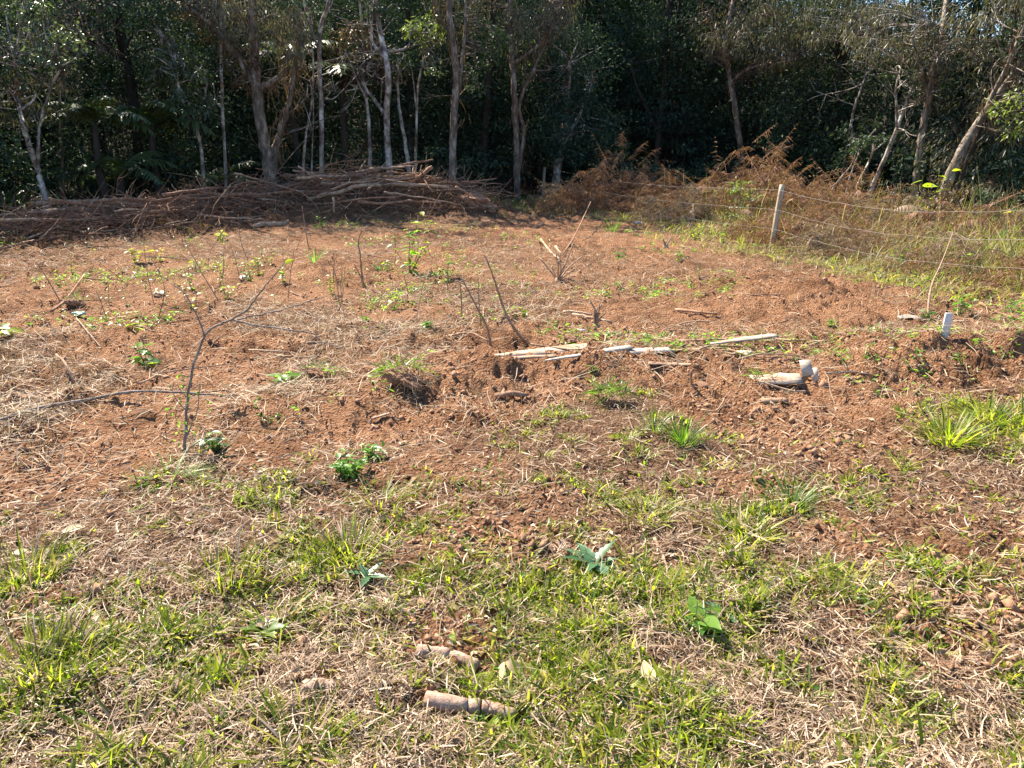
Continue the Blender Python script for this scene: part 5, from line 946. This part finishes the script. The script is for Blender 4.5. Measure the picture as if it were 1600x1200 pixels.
scrap('paper_scrap', 'greyish pale scrap left of the bent sapling tip', gp(250, 462), .08, .05, .06, PALE, 'litter', .1, 6)
scrap('plastic_scrap', 'dark grey scrap in the grass before the pale fern mound', gp(997, 352), .10, .06, .09, plain('grey_plastic', (.22, .26, .28)), 'litter', .2, 7)

# ------------------------------------------------------------------ clay rolls, flakes, clods, sods
def clay_roll(label, a, b, w, cuts, seed):
    P0, P1 = gp(*a), gp(*b); rng = np.random.default_rng(seed); r = w; root = thing('clay_roll', P0, label, 'clay'); ax = P1 - P0; s = nrm(np.cross(ax, [0, 0, 1.]))
    edges = [0] + cuts + [1]
    for i in range(len(edges) - 1):
        t0, t1 = edges[i] + (.006 if i else 0), edges[i + 1] - (.006 if i < len(edges) - 2 else 0); n = max(4, int((t1 - t0) * 16)); j = rng.normal(size=3) * .003
        p = np.array([P0 + ax * t + s * .012 * math.sin(t * 5 + seed) + [0, 0, r * .55] + j for t in np.linspace(t0, t1, n)]); rad = r * (.95 + .10 * rng.random(n)); rad[0] *= .97; rad[-1] *= .97
        p = p + np.outer(np.interp(np.linspace(t0, t1, n), np.linspace(0, 1, 6), rng.normal(size=6)), [0, 0, .004]); mb = MB(); tube(mb, p, rad * (1.02 - .12 * np.linspace(t0, t1, n)), 14, .075, rng=rng); mb.build('chunk', CLAY, root, smooth=True)
clay_roll('long cracked roll of pressed clay near the bottom of the lawn', (666, 1097), (806, 1126), .026, [.46, .60, .70], 1)
clay_roll('upper roll of pressed clay broken in two, above the long cracked one', (652, 1019), (748, 1043), .024, [.52], 2)
clay_roll('short stub of pressed clay left of the long roll', (476, 1084), (518, 1070), .021, [], 3)
def chunk_mesh(name, mat, seed, flat_=.5, sub=1, sharp=.25, fine=0.):
    rng = np.random.default_rng(seed); import bmesh
    bm = bmesh.new(); bmesh.ops.create_icosphere(bm, subdivisions=sub + 1, radius=1)
    k = rng.normal(size=(5, 3))
    for v in bm.verts:
        c = np.array(v.co); d = 1 + sharp * sum(math.sin(c @ q * 2.2 + i) for i, q in enumerate(k)) / 3 + rng.normal() * .07; d = d * (1 - fine * (.5 * abs(float(vn(c[0] * 3 + c[2] * 2, c[1] * 3 - c[2] * 1.7, seed)) - .5) * 2 + .35 * abs(float(vn(c[0] * 7 + c[2] * 5, c[1] * 7 - c[2] * 4, seed + 1)) - .5) * 2)); v.co = Vector(c * d * np.array([1, 1, flat_]))
    me = bpy.data.meshes.new(name); bm.to_mesh(me); bm.free(); me.materials.append(mat); return me
CH = [chunk_mesh('soil_clod', SOIL, 50 + i, .62, 1, .4, .5) for i in range(5)]; FL = [chunk_mesh('soil_flake', CLAY, 60 + i, .22, 1, .3) for i in range(3)]; FS = [chunk_mesh('soil_flake', SOIL, 70 + i, .25, 1, .3) for i in range(3)]
def put(name, me, label, cat, a, b, s, dz=.3, group=None):
    p = gp(a, b); o = inst(name, me); o.location = (p[0], p[1], p[2] + s[2] * dz); o.rotation_euler = (R.normal() * .15, R.normal() * .15, R.uniform(0, 6.28)); o.scale = s; return tag(o, label, cat, group)
for i, (a, b, s, lab) in enumerate(((1141, 690, .055, 'flat brick like clay piece right of the dark grass tuft'), (880, 846, .04, 'flat clay flake on the bare patch right of centre'), (792, 886, .055, 'broad clay flake left of the bluish rosette'), (780, 898, .04, 'clay flake tucked under the broad one'), (845, 885, .035, 'clay flake between the broad flake and the rosette'),
        (1462, 1042, .05, 'large flat soil flake in the right lawn'), (1455, 912, .03, 'flat clay flake left of two in the right bare patch'), (1490, 908, .03, 'flat clay flake right of two in the right bare patch'), (1510, 965, .05, 'wide crusted soil slab on the right bare patch'), (770, 985, .025, 'small clay flake above the upper clay roll'), (617, 1090, .02, 'small round clay lump left of the long roll'),
        (1310, 840, .03, 'flat clay chip on the lawn below the dark tuft row'), (400, 1045, .04, 'dark crusted soil slab in the left lawn'), (1400, 868, .03, 'clay chip on the right bare strip'), (1375, 850, .035, 'long clay chip above the right bare strip'))):
    put('clay_flake', (FL + FS)[i % 6] if i != 12 else FS[0], lab, 'soil clod', a, b, (s, s * R.uniform(.6, .9), s * .7), -.15)
ncl = 0
while ncl < 170:
    x, y = scatter(1, 2.2, 11, .66, 1.5); x, y = float(x[0]), float(y[0]); A, B = np.array([x]), np.array([y])
    if R.random() > float(np.clip(1 - lawn(A, B) + .06 * bare(A, B), 0, 1)[0]) or fence_d(x, y) > -.8: continue
    s = R.gamma(2.0, .0055) + .007; o = inst('soil_clod', CH[ncl % 5]); o.location = (x, y, h1(x, y) + s * .2); o.rotation_euler = (R.normal() * .4, R.normal() * .4, R.uniform(0, 6.28)); o.scale = (s, s * R.uniform(.7, 1.1), s * R.uniform(.7, 1.1)); tag(o, 'small lump of loose red soil on the cleared ground', 'soil clod', 'loose soil lumps'); ncl += 1
def sod(label, a, b, s, seed, ng):
    p = gp(a, b); root = thing('sod_clump', p, label, 'sod'); me = chunk_mesh('soil', SOIL, seed, .42, 3, .4, .7); inst('soil', me, root, Matrix.Translation((0, 0, s * .3)) @ Matrix.Rotation(.3, 4, 'Y') @ Matrix.Diagonal((s * 1.2, s * .8, s, 1)))
    mb = MB(); d = nrm(R.normal(size=(ng, 3)) + [.25, -.2, .5]); P = p + d * [s * 1.2, s * .8, s * .7] + [0, 0, s * .3]; l = R.uniform(.05, .14, ng); strips(mb, P, nrm(d + R.normal(size=(ng, 3)) * .6), l, .004, R.normal(size=(ng, 3)) * .03 + [0, 0, -.05], 3); mb.build('roots', STRAW, root, kind='stuff')
    mb = MB(); m = ng // 2; d = nrm(R.normal(size=(m, 3)) * [.6, .6, .2] + [-.3, .5, .8]); P = p + d * [s * 1.2, s * .8, s * .7] + [0, 0, s * .3]; strips(mb, P, nrm(d + R.normal(size=(m, 3)) * .7), R.uniform(.06, .16, m), .007, R.normal(size=(m, 3)) * .03 + [0, 0, -.05], 3); mb.build('blades', GRASS_D, root, kind='stuff')
sod('overturned sod clump with hanging roots on the soil left of centre', 632, 598, .14, 81, 150); sod('rooty soil lump left of the overturned sod clump', 500, 592, .10, 82, 60); sod('dug up grassy sod at the edge of the lawn in the centre', 960, 632, .11, 83, 170)
sod('soil heap with roots by the propped branch at the left', 118, 480, .10, 84, 50); sod('rough soil lump at the foot of the far stalks', 900, 540, .09, 85, 20); sod('red earth heap at the right end of the brush heap', 745, 330, .40, 86, 40); sod('dark rooty sod below the folded board', 1195, 598, .07, 87, 60)

# ------------------------------------------------------------------ single leaves on the lawn
def dropped(label, a, b, L, d, n, mesh=None, lift=.018):
    o = inst('fallen_leaf', mesh or lm_dry); p = gp(a, b) + [0, 0, lift]; o.matrix_world = frame_mat(p, d, n, L); return tag(o, label, 'leaf')
dropped('oval cream coloured fallen leaf on the right of the foreground lawn', 1016, 1082, .10, (-.05, 1, .22), (.1, -.5, 1), lift=.03)
root = thing('folded_dry_leaf', gp(790, 1062) + [0, 0, .015], 'curled pale yellow dry leaf folded in two near the clay rolls', 'leaf')
cup = leaf_mesh('leaf', DRYL, .50, .10, .28, 9, .02)
inst('leaf_half', cup, root, frame_mat((-.004, .012, .045), (-.30, -.75, -.38), (-.9, -.2, .8), .075)); inst('leaf_half', cup, root, frame_mat((0, .012, .045), (.85, -.35, -.30), (.25, -.5, 1), .085))
dropped('yellow green corn husk like leaf lying at the lawn edge in the centre', 948, 688, .12, (1, .1, .05), (0, -.4, 1), leaf_mesh('leaf', WEED_Y, .3, .2, .12, 9, .01))
dropped('pale dead leaf lying at the left lawn edge below the sapling', 402, 742, .06, (1, .5, .25), (0, -.5, 1))
dropped('small cream leaf at the left edge of the lawn', 20, 870, .08, (1, .1, .1), (0, -.3, 1)); dropped('pale dry leaf lying on the left lawn near the edge tufts', 100, 835, .09, (1, .4, .15), (.2, -.3, 1))
